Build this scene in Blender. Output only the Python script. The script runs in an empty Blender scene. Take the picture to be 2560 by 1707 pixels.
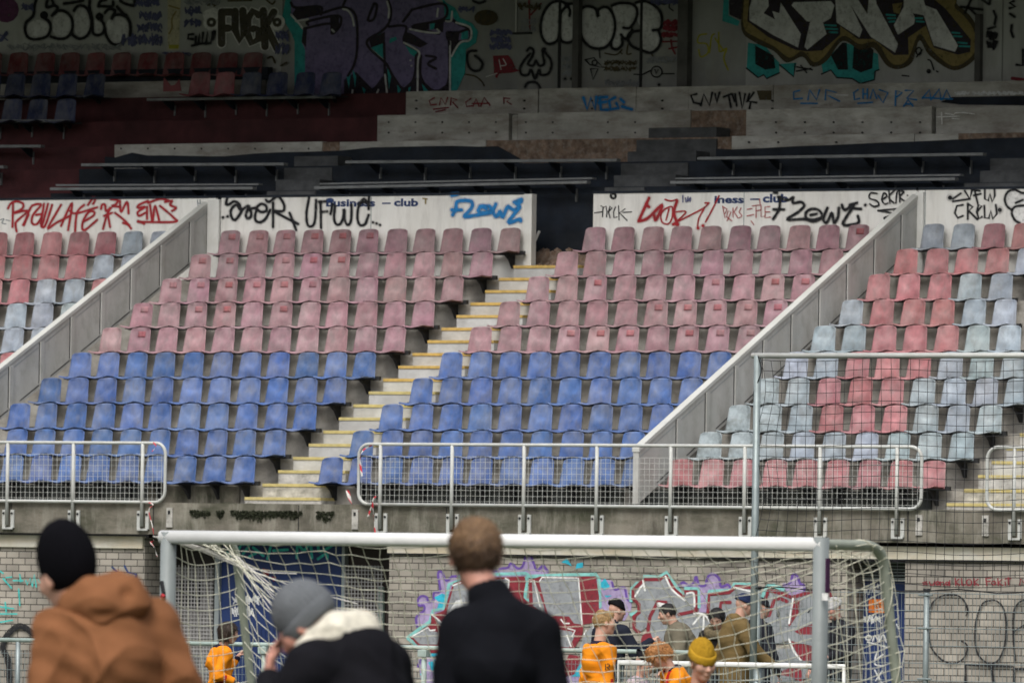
import bpy, bmesh, math, random
import numpy as np
from mathutils import Vector, Matrix
scene = bpy.context.scene
COL = scene.collection
# ------------------------------------------------------------------ camera
CAM = np.array([70.70407, -111.23680, 1.7]); FPX = 23164.3
YAW = math.radians(31.3443); ROLL = math.radians(0.8434); PITCH = math.atan((1480 - 853.5) / FPX)
FW = np.array([-math.sin(YAW)*math.cos(PITCH), math.cos(YAW)*math.cos(PITCH), math.sin(PITCH)])
RT = np.array([math.cos(YAW), math.sin(YAW), 0.0]); UP = np.cross(RT, FW)
CR = math.cos(ROLL)*RT + math.sin(ROLL)*UP; CU = math.cos(ROLL)*UP - math.sin(ROLL)*RT
cd = bpy.data.cameras.new('camera'); cam = bpy.data.objects.new('camera', cd); COL.objects.link(cam)
cd.sensor_width = 36; cd.lens = FPX*36/2560; cd.clip_start = 1; cd.clip_end = 2000
cam.matrix_world = Matrix(((CR[0], CU[0], -FW[0], CAM[0]), (CR[1], CU[1], -FW[1], CAM[1]), (CR[2], CU[2], -FW[2], CAM[2]), (0, 0, 0, 1)))
cd.dof.use_dof = True; cd.dof.focus_distance = 92; cd.dof.aperture_fstop = 9.0
scene.camera = cam
# ------------------------------------------------------------------ overcast light
w = bpy.data.worlds.new('World'); scene.world = w; w.use_nodes = True
nt = w.node_tree; nt.nodes.clear()
sky = nt.nodes.new('ShaderNodeTexSky'); sky.sky_type = 'NISHITA'; sky.sun_disc = False
SUN_EL, SUN_AZ = math.radians(52), math.radians(165)     # azimuth from +Y, clockwise
sky.sun_elevation = SUN_EL; sky.sun_rotation = SUN_AZ; sky.dust_density = 6; sky.air_density = 1.2; sky.ozone_density = 1.0
hs = nt.nodes.new('ShaderNodeHueSaturation'); hs.inputs['Saturation'].default_value = 0.42
bg = nt.nodes.new('ShaderNodeBackground'); bg.inputs['Strength'].default_value = 0.15
wo = nt.nodes.new('ShaderNodeOutputWorld')
# overcast: zenith brighter than the horizon (CIE overcast gradient)
tcw = nt.nodes.new('ShaderNodeTexCoord'); sxw = nt.nodes.new('ShaderNodeSeparateXYZ'); mrw = nt.nodes.new('ShaderNodeMapRange'); mxw = nt.nodes.new('ShaderNodeMix'); mxw.data_type = 'RGBA'; mxw.blend_type = 'MULTIPLY'; mxw.inputs[0].default_value = 1
nt.links.new(tcw.outputs['Generated'], sxw.inputs[0]); nt.links.new(sxw.outputs[2], mrw.inputs[0]); mrw.inputs[1].default_value = 0; mrw.inputs[2].default_value = 1; mrw.inputs[3].default_value = .72; mrw.inputs[4].default_value = 1.55
nt.links.new(sky.outputs[0], hs.inputs['Color']); nt.links.new(hs.outputs[0], mxw.inputs[6]); nt.links.new(mrw.outputs[0], mxw.inputs[7]); nt.links.new(mxw.outputs[2], bg.inputs[0]); nt.links.new(bg.outputs[0], wo.inputs[0])
sl = bpy.data.lights.new('sun', 'SUN'); sl.energy = 0.9; sl.angle = math.radians(35); sl.color = (1, .97, .93)
so = bpy.data.objects.new('sun', sl); COL.objects.link(so)
sdir = Vector((math.sin(SUN_AZ)*math.cos(SUN_EL), math.cos(SUN_AZ)*math.cos(SUN_EL), math.sin(SUN_EL)))
so.rotation_euler = sdir.to_track_quat('Z', 'Y').to_euler(); so.location = (60, -60, 80)
vs = scene.view_settings; vs.view_transform = 'Standard'; vs.look = 'None'; vs.gamma = 1; vs.use_curve_mapping = False
vs.exposure = 0.02

# ------------------------------------------------------------------ helpers
def ray(px, py): return FW + (px-1280)/FPX*CR - (py-853.5)/FPX*CU
def atY(px, py, Y): d = ray(px, py); return CAM + d*(Y-CAM[1])/d[1]
def atX(px, py, X): d = ray(px, py); return CAM + d*(X-CAM[0])/d[0]
def atD(px, py, D): return CAM + ray(px, py)*D
def pix(P):
    d = np.asarray(P, float)-CAM; z = d@FW
    return 1280+FPX*(d@CR)/z, 853.5-FPX*(d@CU)/z
def props(o, label=None, cat=None, group=None, kind=None):
    if label: o['label'] = label
    if cat: o['category'] = cat
    if group: o['group'] = group
    if kind: o['kind'] = kind
    return o
def empty(name, loc=(0, 0, 0), rz=0, label=None, cat=None, group=None):
    o = bpy.data.objects.new(name, None); COL.objects.link(o); o.location = loc; o.rotation_euler = (0, 0, rz)
    o.empty_display_size = .1
    return props(o, label, cat, group)
def link(name, me, parent=None, mat=None):
    o = bpy.data.objects.new(name, me); COL.objects.link(o)
    if parent is not None: o.parent = parent
    if mat is not None:
        for m in (mat if isinstance(mat, (list, tuple)) else [mat]): me.materials.append(m)
    return o
class MB:
    """collects boxes, prisms, tubes and sheets into one mesh"""
    def __init__(s): s.v = []; s.f = []; s.m = []
    def add(s, vs, fs, m=0):
        o = len(s.v); s.v += [tuple(map(float, p)) for p in vs]; s.f += [tuple(i+o for i in f) for f in fs]; s.m += [m]*len(fs); return s
    def box(s, x0, x1, y0, y1, z0, z1, m=0):
        return s.add([(x0,y0,z0),(x1,y0,z0),(x1,y1,z0),(x0,y1,z0),(x0,y0,z1),(x1,y0,z1),(x1,y1,z1),(x0,y1,z1)],
              [(0,3,2,1),(4,5,6,7),(0,1,5,4),(1,2,6,5),(2,3,7,6),(3,0,4,7)], m)
    def tube(s, pts, r, n=8, m=0, caps=True, r2=None):
        P = [np.asarray(p, float) for p in pts]; N = len(P); vs = []; fs = []; prev = None
        for i in range(N):
            t = P[min(i+1, N-1)]-P[max(i-1, 0)]; t = t/(np.linalg.norm(t)+1e-9)
            a = prev if prev is not None else (np.array([0, 0, 1.]) if abs(t[2]) < .9 else np.array([1., 0, 0]))
            u = a - t*(a@t); u = u/(np.linalg.norm(u)+1e-9); prev = u; b = np.cross(t, u)
            rr = r if r2 is None else r+(r2-r)*i/(N-1)
            for k in range(n):
                q = 2*math.pi*k/n; vs.append(P[i]+rr*(math.cos(q)*u+math.sin(q)*b))
        for i in range(N-1):
            for k in range(n): fs.append((i*n+k, i*n+(k+1) % n, (i+1)*n+(k+1) % n, (i+1)*n+k))
        if caps: fs.append(tuple(range(n-1, -1, -1))); fs.append(tuple((N-1)*n+k for k in range(n)))
        return s.add(vs, fs, m)
    def prism_x(s, prof, x0, x1, m=0):            # profile in (y,z), extruded along x
        n = len(prof); vs = [(x0, y, z) for y, z in prof]+[(x1, y, z) for y, z in prof]
        return s.add(vs, [tuple(range(n-1, -1, -1)), tuple(range(n, 2*n))]+[(i, (i+1) % n, n+(i+1) % n, n+i) for i in range(n)], m)
    def mesh(s, name, smooth=False, bevel=0, fix=True):
        me = bpy.data.meshes.new(name); me.from_pydata(s.v, [], s.f)
        if any(s.m): me.polygons.foreach_set('material_index', s.m)
        if fix or bevel:
            bm = bmesh.new(); bm.from_mesh(me)
            if bevel:
                bmesh.ops.remove_doubles(bm, verts=bm.verts, dist=1e-5)
                bmesh.ops.bevel(bm, geom=[e for e in bm.edges if len(e.link_faces) == 2 and e.calc_face_angle(0) > .6], offset=bevel, segments=2, affect='EDGES', profile=.6)
            bmesh.ops.recalc_face_normals(bm, faces=bm.faces); bm.to_mesh(me); bm.free()
        if smooth: me.polygons.foreach_set('use_smooth', [True]*len(me.polygons))
        me.update(); return me
    def build(s, name, mat, parent=None, smooth=False, bevel=0):
        return link(name, s.mesh(name, smooth, bevel), parent, mat)
# ------------------------------------------------------------------ materials
MATS = {}
def mat(name, col, rough=.7, var=.12, scale=3., bump=.15, bscale=40., metal=0., stain=None, sfac=.5, sscale=(.6, .6, .25), stain2=None, s2fac=.4, s2scale=(4, 4, 4), objcol=False, spec=.35, coat=0, sheen=0):
    m = bpy.data.materials.new(name); m.use_nodes = True; n = m.node_tree.nodes; L = m.node_tree.links
    b = n['Principled BSDF']; b.inputs['Roughness'].default_value = rough; b.inputs['Metallic'].default_value = metal
    b.inputs['Specular IOR Level'].default_value = spec; b.inputs['Coat Weight'].default_value = coat
    b.inputs['Sheen Weight'].default_value = sheen
    tc = n.new('ShaderNodeTexCoord'); co = tc.outputs['Object']
    if objcol:                                    # every seat weathers differently
        oi0 = n.new('ShaderNodeObjectInfo'); mu0 = n.new('ShaderNodeVectorMath'); mu0.operation = 'SCALE'; mu0.inputs[0].default_value = (37., 53., 71.); L.new(oi0.outputs['Random'], mu0.inputs['Scale'])
        ad0 = n.new('ShaderNodeVectorMath'); L.new(co, ad0.inputs[0]); L.new(mu0.outputs[0], ad0.inputs[1]); co = ad0.outputs[0]
    def noise(sc, det=5, r=.6):
        q = n.new('ShaderNodeTexNoise'); q.inputs['Detail'].default_value = det; q.inputs['Roughness'].default_value = r; q.inputs['Scale'].default_value = 1
        mp = n.new('ShaderNodeMapping'); mp.inputs['Scale'].default_value = sc if isinstance(sc, tuple) else (sc,)*3
        L.new(co, mp.inputs[0]); L.new(mp.outputs[0], q.inputs['Vector']); return q.outputs[0]
    def mix(fac, a, bb, mode='MIX'):
        q = n.new('ShaderNodeMix'); q.data_type = 'RGBA'; q.blend_type = mode
        for s, v in ((q.inputs[0], fac), (q.inputs[6], a), (q.inputs[7], bb)):
            if isinstance(v, (float, int)): s.default_value = v
            elif isinstance(v, tuple): s.default_value = (*v, 1) if len(v) == 3 else v
            else: L.new(v, s)
        return q.outputs[2]
    def ramp(fac, a, bb):
        q = n.new('ShaderNodeMapRange'); q.inputs[1].default_value = a; q.inputs[2].default_value = bb; L.new(fac, q.inputs[0]); return q.outputs[0]
    def mul(x, k):
        q = n.new('ShaderNodeMath'); q.operation = 'MULTIPLY'; L.new(x, q.inputs[0]); q.inputs[1].default_value = k; return q.outputs[0]
    if objcol:
        oi = n.new('ShaderNodeObjectInfo'); c = oi.outputs['Color']
    else:
        rg = n.new('ShaderNodeRGB'); rg.outputs[0].default_value = (*col, 1); c = rg.outputs[0]
    if var:
        f = ramp(noise(scale), .3, .7); dk = mix(1., c, (1-var*1.4,)*3, 'MULTIPLY'); lt = mix(1., c, (1+var,)*3, 'MULTIPLY'); c = mix(f, dk, lt)
    if stain: c = mix(mul(ramp(noise(sscale, 6, .65), .42, .72), sfac), c, stain)
    if stain2: c = mix(mul(ramp(noise(s2scale, 6, .7), .48, .68), s2fac), c, stain2)
    L.new(c, b.inputs['Base Color'])
    if bump:
        bp = n.new('ShaderNodeBump'); bp.inputs['Strength'].default_value = bump; bp.inputs['Distance'].default_value = .01
        L.new(noise(bscale, 4), bp.inputs['Height']); L.new(bp.outputs[0], b.inputs['Normal'])
    MATS[name] = m; return m
def brick_mat(name, c1, c2, mort, bw=.215, bh=.095):
    m = mat(name, c1, rough=.85, var=0, bump=0); n = m.node_tree.nodes; L = m.node_tree.links; b = n['Principled BSDF']
    tc = n.new('ShaderNodeTexCoord'); sx = n.new('ShaderNodeSeparateXYZ'); cx = n.new('ShaderNodeCombineXYZ'); ad = n.new('ShaderNodeMath'); ad.operation = 'ADD'
    L.new(tc.outputs['Object'], sx.inputs[0]); L.new(sx.outputs[0], ad.inputs[0]); L.new(sx.outputs[1], ad.inputs[1]); L.new(ad.outputs[0], cx.inputs[0]); L.new(sx.outputs[2], cx.inputs[1])
    br = n.new('ShaderNodeTexBrick'); br.inputs['Scale'].default_value = 1; br.inputs['Brick Width'].default_value = bw; br.inputs['Row Height'].default_value = bh
    br.inputs['Mortar Size'].default_value = .0075; br.inputs['Mortar Smooth'].default_value = .25; br.inputs['Bias'].default_value = -.1
    br.inputs['Color1'].default_value = (*c1, 1); br.inputs['Color2'].default_value = (*c2, 1); br.inputs['Mortar'].default_value = (*mort, 1)
    L.new(cx.outputs[0], br.inputs['Vector'])
    nz = n.new('ShaderNodeTexNoise'); nz.inputs['Scale'].default_value = 1.1; nz.inputs['Detail'].default_value = 7; L.new(tc.outputs['Object'], nz.inputs['Vector'])
    mr = n.new('ShaderNodeMapRange'); mr.inputs[1].default_value = .3; mr.inputs[2].default_value = .7; mr.inputs[3].default_value = .50; mr.inputs[4].default_value = 1.15; L.new(nz.outputs[0], mr.inputs[0])
    mx = n.new('ShaderNodeMix'); mx.data_type = 'RGBA'; mx.blend_type = 'MULTIPLY'; mx.inputs[0].default_value = 1; L.new(br.outputs['Color'], mx.inputs[6]); L.new(mr.outputs[0], mx.inputs[7])
    L.new(mx.outputs[2], b.inputs['Base Color'])
    bp = n.new('ShaderNodeBump'); bp.inputs['Strength'].default_value = .6; bp.inputs['Distance'].default_value = .006; bp.invert = True
    L.new(br.outputs['Fac'], bp.inputs['Height']); L.new(bp.outputs[0], b.inputs['Normal']); return m
conc = mat('concrete', (.26, .25, .23), .9, .22, 1.4, .5, 30, stain=(.10, .095, .08), sfac=.8, sscale=(1.2, 1.2, .5), stain2=(.36, .35, .33), s2fac=.4)
conc_front = mat('stained_concrete', (.165, .152, .125), .95, .3, 1.8, .7, 22, stain=(.045, .05, .03), sfac=1., sscale=(1.1, 1.1, 3.2), stain2=(.27, .26, .22), s2fac=.7, s2scale=(5, 5, 1.2))
conc_riser = mat('terrace_concrete', (.32, .31, .285), .95, .25, 2.5, .5, 25, stain=(.13, .115, .095), sfac=.8, sscale=(2, 2, 4), stain2=(.34, .34, .31), s2fac=.4, s2scale=(6, 6, 2))
conc_upper = mat('upper_concrete', (.52, .52, .49), .95, .2, 1.7, .5, 25, stain=(.22, .20, .17), sfac=.75, sscale=(.9, .9, 3), stain2=(.16, .12, .09), s2fac=.5, s2scale=(2.2, 2.2, 7))
rubble = mat('brown_rubble', (.24, .17, .125), .95, .4, 9, 1, 30, stain=(.12, .08, .06), sfac=.7, sscale=(7, 7, 7), stain2=(.34, .30, .26), s2fac=.7, s2scale=(12, 12, 12))
wallgrey = mat('grey_wall', (.36, .375, .37), .9, .2, .9, .3, 20, stain=(.20, .205, .20), sfac=.85, sscale=(.8, .8, .3), stain2=(.33, .32, .27), s2fac=.5, s2scale=(3, 3, 1.2))
wallpale = mat('pale_panel', (.50, .52, .51), .85, .1, 1.2, .2, 20, stain=(.34, .35, .34), sfac=.7, sscale=(.9, .9, .4), stain2=(.28, .28, .26), s2fac=.4, s2scale=(3, 3, 1))
navy = mat('navy_paint', (.010, .016, .027), .75, .4, 3, .3, 20, stain=(.03, .035, .04), sfac=.4, sscale=(2, 2, 5))
darkred = mat('dark_red_paint', (.075, .022, .025), .85, .3, 2.5, .3, 20, stain=(.02, .008, .01), sfac=.6)
board = mat('white_board', (.82, .82, .79), .6, .06, 1.2, .08, 15, stain=(.66, .65, .60), sfac=.6, sscale=(2.2, 2.2, .5), stain2=(.45, .44, .41), s2fac=.4, s2scale=(7, 7, 1.4))
parapet_m = mat('parapet_panel', (.48, .485, .47), .65, .10, 1.5, .1, 15, stain=(.36, .36, .335), sfac=.7, sscale=(1.2, 1.2, .5), stain2=(.27, .27, .24), s2fac=.5, s2scale=(5, 5, 3))
coping_m = mat('coping_paint', (.52, .53, .51), .6, .1, 4, .1, 30, stain=(.36, .36, .32), sfac=.6, sscale=(2, 2, 2))
whitepaint = mat('white_paint', (.72, .73, .71), .5, .08, 4, .1, 30, stain=(.52, .52, .48), sfac=.4, sscale=(3, 3, 3))
steel = mat('grey_steel', (.30, .34, .35), .45, .12, 6, .1, 40, metal=.3)
galv = mat('galvanised', (.25, .295, .30), .45, .12, 6, .1, 40, metal=.35)
railm = mat('rail_white', (.47, .49, .475), .5, .08, 6, .1, 40, stain=(.40, .36, .30), sfac=.35, sscale=(4, 4, 4))
blackm = mat('black_steel', (.015, .016, .018), .6, .2, 6, .1, 40)
stepw = mat('step_white', (.44, .445, .44), .85, .14, 3, .35, 40, stain=(.29, .285, .27), sfac=.7, sscale=(3, 3, 6))
stepd = mat('step_dirty', (.46, .45, .42), .9, .25, 5, .6, 40, stain=(.13, .13, .11), sfac=.95, sscale=(5, 5, 7))
yellow = mat('yellow_nosing', (.50, .34, .10), .8, .2, 12, .3, 40, stain=(.45, .33, .14), sfac=.55, sscale=(6, 6, 6))
yellow2 = mat('lemon_nosing', (.50, .42, .17), .8, .2, 12, .3, 40, stain=(.34, .31, .18), sfac=.6, sscale=(6, 6, 6))
plastic = mat('seat_plastic', (1, 1, 1), .62, .24, 5, .06, 60, objcol=True, spec=.25, s2fac=.42, stain2=(.15, .145, .14), s2scale=(9, 9, 4), sfac=.22, stain=(.55, .55, .53), sscale=(3, 3, 2))
plastic_dirty = mat('mouldy_plastic', (.34, .40, .43), .6, .1, 9, .06, 60, stain=(.07, .075, .065), sfac=.95, sscale=(4, 4, 4))
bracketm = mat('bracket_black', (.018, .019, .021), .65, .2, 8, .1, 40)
def paint(name, c, rough=.75):
    m = mat('paint_'+name, c, rough, .16, 5, 0); n = m.node_tree.nodes; L = m.node_tree.links     # worn, uneven spray coverage
    tc = n.new('ShaderNodeTexCoord'); q = n.new('ShaderNodeTexNoise'); q.inputs['Scale'].default_value = 14; q.inputs['Detail'].default_value = 7; q.inputs['Roughness'].default_value = .75
    r = n.new('ShaderNodeMapRange'); r.inputs[1].default_value = .30; r.inputs[2].default_value = .50; r.inputs[3].default_value = .45; r.inputs[4].default_value = 1
    L.new(tc.outputs['Object'], q.inputs['Vector']); L.new(q.outputs[0], r.inputs[0]); L.new(r.outputs[0], n['Principled BSDF'].inputs['Alpha']); return m
P_BLACK = paint('black', (.012, .013, .016)); P_RED = paint('red', (.36, .022, .03)); P_BLUE = paint('blue', (.02, .21, .52)); P_NAVY = paint('navy', (.02, .045, .14))
P_PURPLE = paint('purple', (.22, .19, .36)); P_TEAL = paint('teal', (.04, .38, .38)); P_DARK = paint('plum_black', (.035, .028, .04)); P_WHITE = paint('white', (.78, .79, .78))
P_LGREY = paint('light_grey', (.70, .72, .73)); P_OCHRE = paint('ochre', (.29, .23, .09)); P_OLIVE = paint('olive', (.075, .06, .03)); P_BROWN = paint('brown', (.075, .068, .05))
P_INK = paint('blue_ink', (.10, .11, .22)); P_YEL = paint('yellow', (.42, .40, .05)); P_LILAC = paint('lilac', (.36, .29, .48)); P_VIOLET = paint('violet', (.13, .07, .32)); P_CYAN = paint('cyan', (.03, .42, .58))
P_AQUA = paint('aqua', (.22, .52, .50)); P_CRIM = paint('crimson', (.22, .025, .038)); P_STEEL = paint('steel_grey', (.27, .29, .31)); P_TURQ = paint('turquoise', (.05, .50, .47)); P_CREAM = paint('cream', (.55, .52, .36)); P_PLUM = paint('plum', (.15, .05, .13)); P_ORANGE = paint('orange', (.85, .22, .02))
# ================================================================== STAND STRUCTURE
YF = -1.25; TZ = 2.80; RR = .3968; RD = .8; BANY = 7.32
XL, XRR = -24., 24.
g = MB(); g.add([(-400, -400, 0), (500, -400, 0), (500, 400, 0), (-400, 400, 0)], [(0, 1, 2, 3)])
grass = mat('grass', (.042, .058, .026), .95, .3, .6, .6, 60, stain=(.07, .08, .035), sfac=.6)
props(g.build('ground', grass), kind='structure')
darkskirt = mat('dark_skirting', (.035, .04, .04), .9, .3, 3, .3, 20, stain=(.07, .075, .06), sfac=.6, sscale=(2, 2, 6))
# lower terrace, one folded concrete sheet with real thickness
prof = [(YF, TZ)]
for k in range(9): prof += [(RD*k+.1, TZ+RR*k), (RD*k+.1, TZ+RR*(k+1))]
prof += [(BANY+.12, TZ+RR*9), (BANY+.12, TZ-.3), (YF, TZ-.3)]
terr = empty('concrete_terrace', (0, 0, 0), label='stepped grey concrete terrace carrying the rows of seats', cat='terrace')
MB().prism_x(prof, XL, XRR).build('steps', conc_riser, terr)
m = MB()
m.box(XL, XRR, YF-.03, YF, 2.45, 2.90)
m.box(XL, XRR, YF, YF+.16, TZ+.003, 2.90)
m.build('edge_beam', conc_front, terr)
m = MB()
for x in np.arange(-12, 12, 2.45): m.box(x, x+.012, YF-.034, YF-.03, 2.47, 2.88)
m.build('beam_joint', blackm, terr)
# front pier pads: pale vertical plates cast on the beam face
for px in (424, 888, 2298, 2464):
    p = atY(px, 1310, YF-.04); pl_ = MB().box(p[0]-.05, p[0]+.05, YF-.055, YF-.03, 2.55, 2.83).build('mounting_plate', stepd, terr, bevel=.004)
    p = atY(px, 1296, YF-.04); MB().box(p[0]-.018, p[0]+.018, YF-.062, YF-.055, 2.74, 2.79).build('bolt', blackm, pl_)
# moss hanging on the beam below the steps
rng = random.Random(5)
mossm = mat('moss', (.018, .022, .010), .95, .4, 30, .6, 60)
m = MB()
for x0, x1, dn in ((475, 525, .11), (540, 560, .12), (578, 690, .15), (700, 755, .12), (790, 835, .16), (600, 740, .09)):
    n = int((x1-x0)*2.2)
    for i in range(n):
        px = rng.uniform(x0, x1); t = 1-abs((px-(x0+x1)/2)/((x1-x0)/2))**2
        p = atY(px, 1288, YF-.04); z = 2.80-rng.random()*dn*(.25+.45*t+.35*abs(math.sin(px*.31)*math.sin(px*.113)))-.008; s = rng.uniform(.012, .028)
        a = rng.random()*6.3
        m.add([(p[0]+s*math.cos(a), YF-.035-rng.random()*.03, z+s*math.sin(a)), (p[0]+s*math.cos(a+2.1), YF-.04-rng.random()*.03, z+s*math.sin(a+2.1)), (p[0]+s*math.cos(a+4.2), YF-.036, z+s*math.sin(a+4.2))], [(0, 1, 2)])
o = m.build('moss', mossm); props(o, kind='stuff')
# dark painted board under the lowest row
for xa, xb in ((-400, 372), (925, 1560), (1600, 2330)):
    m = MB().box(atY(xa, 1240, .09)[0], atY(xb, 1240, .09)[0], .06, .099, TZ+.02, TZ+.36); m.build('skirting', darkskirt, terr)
m = MB().box(atY(372, 1240, .09)[0], atY(600, 1240, .09)[0], .07, .099, TZ+.01, TZ+.36); m.build('skirting', conc_front, terr)
# aisle stairs
def stairs(name, x0, x1, n, label, first_wide, nose):
    t = empty(name, ((x0+x1)/2, -.3, TZ), label=label, cat='stairs')
    loc = Matrix.Translation((-(x0+x1)/2, .3, -TZ))
    for i in range(n):
        y0 = -.3+.4*i-(.012 if i % 2 else 0); z1 = TZ+RR/2*(i+1); y1 = y0+.05 if i % 2 else y0+.385
        a, b = (x0-.05, x1+.10) if i == 0 else (x0, x1)
        m = MB(); m.box(a, b, y0, y1, z1-RR/2+.004, z1-.0385)
        o = m.build('step', stepd if i < 3 else stepw, t, bevel=.005); o.data.transform(loc)
        m = MB(); m.box(a+.002, b-.002, y0-.012, y1, z1-.038, z1+.005)
        o = m.build('nosing', yellow2 if i < 9 else yellow, t, bevel=.004); o.data.transform(loc)
    return t
stairs('aisle_stairs', -1.24, -.10, 19, 'white aisle steps with yellow nosings between the pink and blue seat blocks', True, yellow)
stairs('aisle_stairs', 10.16, 11.3, 19, 'white aisle steps with yellow nosings behind the black ball net', True, yellow)
# parapets: raking white panels between seat blocks
def parapet(X, label):
    t = empty('parapet', (X, 0, TZ), label=label, cat='parapet'); th = .045
    a = np.array([-.62, 3.69]); b = np.array([BANY-.01, 7.56]); d = (b-a)/(b[0]-a[0])
    top = lambda y: 3.69+(y+.62)*d[1]
    m = MB(); T = Matrix.Translation((-X, 0, -TZ))
    # panel body following the terrace slope
    y0, y1 = -.62, BANY-.01
    bot = lambda y: top(y)-.74
    vs = [(X-th, y0, bot(y0)), (X-th, y1, bot(y1)), (X-th, y1, top(y1)), (X-th, y0, top(y0))]
    m.add(vs+[(x+2*th, y, z) for x, y, z in vs], [(0, 1, 2, 3), (7, 6, 5, 4), (0, 4, 5, 1), (1, 5, 6, 2), (2, 6, 7, 3), (3, 7, 4, 0)])
    o = m.build('panel', parapet_m, t); o.data.transform(T)
    m = MB(); vs = [(X-th-.012, y0-.01, top(y0)-.02), (X-th-.012, y1, top(y1)-.02), (X-th-.012, y1, top(y1)+.035), (X-th-.012, y0-.01, top(y0)+.035)]
    m.add(vs+[(x+2*th+.024, y, z) for x, y, z in vs], [(0, 1, 2, 3), (7, 6, 5, 4), (0, 4, 5, 1), (1, 5, 6, 2), (2, 6, 7, 3), (3, 7, 4, 0)])
    o = m.build('coping', coping_m, t); o.data.transform(T)
    for k in range(9):                              # posts and the dark seams beside them
        y = RD*k+.45
        if y > BANY-.1: continue
        m = MB(); m.box(X+th, X+th+.02, y-.05, y+.05, bot(y)+.05, top(y)-.06); o = m.build('post', parapet_m, t, bevel=.004); o.data.transform(T)
        m = MB(); m.box(X+th, X+th+.006, y-.070, y-.054, bot(y)+.06, top(y)-.07)
        yb = y-.06; m.add([(X+th+.004, yb, bot(yb)+.05), (X+th+.004, yb-.5, bot(yb-.5)+.05), (X+th+.004, yb-.5, bot(yb-.5)+.065), (X+th+.004, yb, bot(yb)+.07)], [(0, 1, 2, 3)])
        o = m.build('seam', blackm, t); o.data.transform(T)
    m = MB(); yy = lambda y, q: (X+th+.003, y, top(y)-q)
    m.add([yy(y0, .10), yy(y1, .10), yy(y1, .112), yy(y0, .112)], [(0, 1, 2, 3)]); o = m.build('seam', steel, t); o.data.transform(T)
parapet(5.37, 'raking white panelled parapet right of the yellow steps, its foot behind the railing')
parapet(-7.02, 'raking white panelled parapet left of the yellow steps, beside the REGULATE tag')
# white boards behind the top row
BOARDS = {}
def hoarding(key, xa, xb, label):
    x0 = atY(xa, 520, BANY)[0]; x1 = atY(xb, 520, BANY)[0]
    t = empty('hoarding', ((x0+x1)/2, BANY, 6.4), label=label, cat='hoarding'); BOARDS[key] = t
    T = Matrix.Translation((-(x0+x1)/2, -BANY, -6.4))
    o = MB().box(x0, x1, BANY, BANY+.06, 6.4, 7.655).build('board', board, t, bevel=.004); o.data.transform(T)
    o = MB().box(x0-.0, x1+.0, BANY-.012, BANY+.075, 7.657, 7.69).build('cap', navy, t); o.data.transform(T)
    for px in {0: (), 1: (928,), 2: (1860,), 3: (2313,)}[key]:
        x = atY(px, 520, BANY)[0]; o = MB().box(x-.006, x+.006, BANY-.003, BANY, 6.45, 7.65).build('joint', steel, t); o.data.transform(T)
    return t
hoarding(0, -420, 540, 'white board with the red REGULATE tags behind the top left seats')
hoarding(1, 553, 1313, 'white board with black UFWC and blue FLOWZ tags left of the gap')
hoarding(2, 1483, 2291, 'white board with NECK, SENR and black FLOWZ tags right of the gap')
hoarding(3, 2296, 2900, 'white board with the UFW CREW tag at the right end')
for px0, px1, key in ((523, 552, 1), (1314, 1334, 1), (2292, 2312, 2)):
    x0 = atY(px0, 520, BANY)[0]; x1 = atY(px1, 520, BANY)[0]
    t = BOARDS[key]; o = MB().box(x0, x1-.003, BANY-.05, BANY+.09, 6.40, 7.63 if key != 1 or px0 < 1000 else 7.66).build('end_post', whitepaint, t, bevel=.004)
    o.data.transform(Matrix.Translation(-t.location))
# ---- landing behind the boards and upper tier
upt = empty('upper_terrace', (0, 8, 5), label='dark stepped upper terrace with stripped concrete, navy and red risers', cat='terrace')
UT = Matrix.Translation((0, -8, -5))
def upart(m, name, mt, **k): o = m.build(name, mt, upt, **k); o.data.transform(UT); return o
UY = [8.2+.8*j for j in range(6)]; UZ = [7.42, 7.80, 8.215, 8.625, 9.065, 9.49]     # riser j spans UZ[j]..UZ[j+1] at UY[j]
UTILT = 0.0
upart(MB().box(XL, XRR, BANY+.12, UY[0], 5.6, 6.37), 'landing', navy)
upart(MB().box(XL, XRR, UY[0], UY[0]+.8, 5.6, 7.42), 'lower_riser', navy)
def riser(j, segs):
    for xa, xb, mt, dz, nm in segs:
        x0 = XL if xa is None else atY(xa, 300, UY[j])[0]; x1 = XRR if xb is None else atY(xb, 300, UY[j])[0]
        upart(MB().box(x0, x1-.002, UY[j]+dz, UY[j]+.8+.02, UZ[j]-.3, UZ[j+1]-dz*.5), nm, mt, bevel=.008 if mt is conc_upper else 0)
riser(0, [(None, 130, darkred, 0, 'red_riser'), (130, 765, navy, 0, 'navy_riser'), (765, None, navy, 0.003, 'navy_riser')])
riser(1, [(None, 200, darkred, 0, 'red_riser'), (200, None, navy, 0, 'navy_riser')])
riser(2, [(None, 289, darkred, 0.03, 'red_riser'), (289, 808, conc_upper, -.02, 'concrete_riser'), (808, 850, rubble, 0.0, 'broken_edge'), (850, 1215, conc_upper, 0.0, 'concrete_riser'), (1215, 1830, rubble, .02, 'broken_edge'), (1830, 2286, conc_upper, .0, 'concrete_riser'), (2286, 2395, conc_upper, .02, 'concrete_riser'), (2395, None, rubble, .02, 'broken_edge')])
riser(3, [(None, 945, darkred, .03, 'red_riser'), (945, 1274, conc_upper, -.02, 'concrete_riser'), (1278, 1292, conc_upper, .03, 'concrete_riser'), (1296, 1728, conc_upper, -.02, 'concrete_riser'), (1728, 1866, rubble, .0, 'broken_edge'), (1866, 2330, conc_upper, -.01, 'concrete_riser'), (2338, None, conc_upper, .02, 'concrete_riser')])
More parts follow.
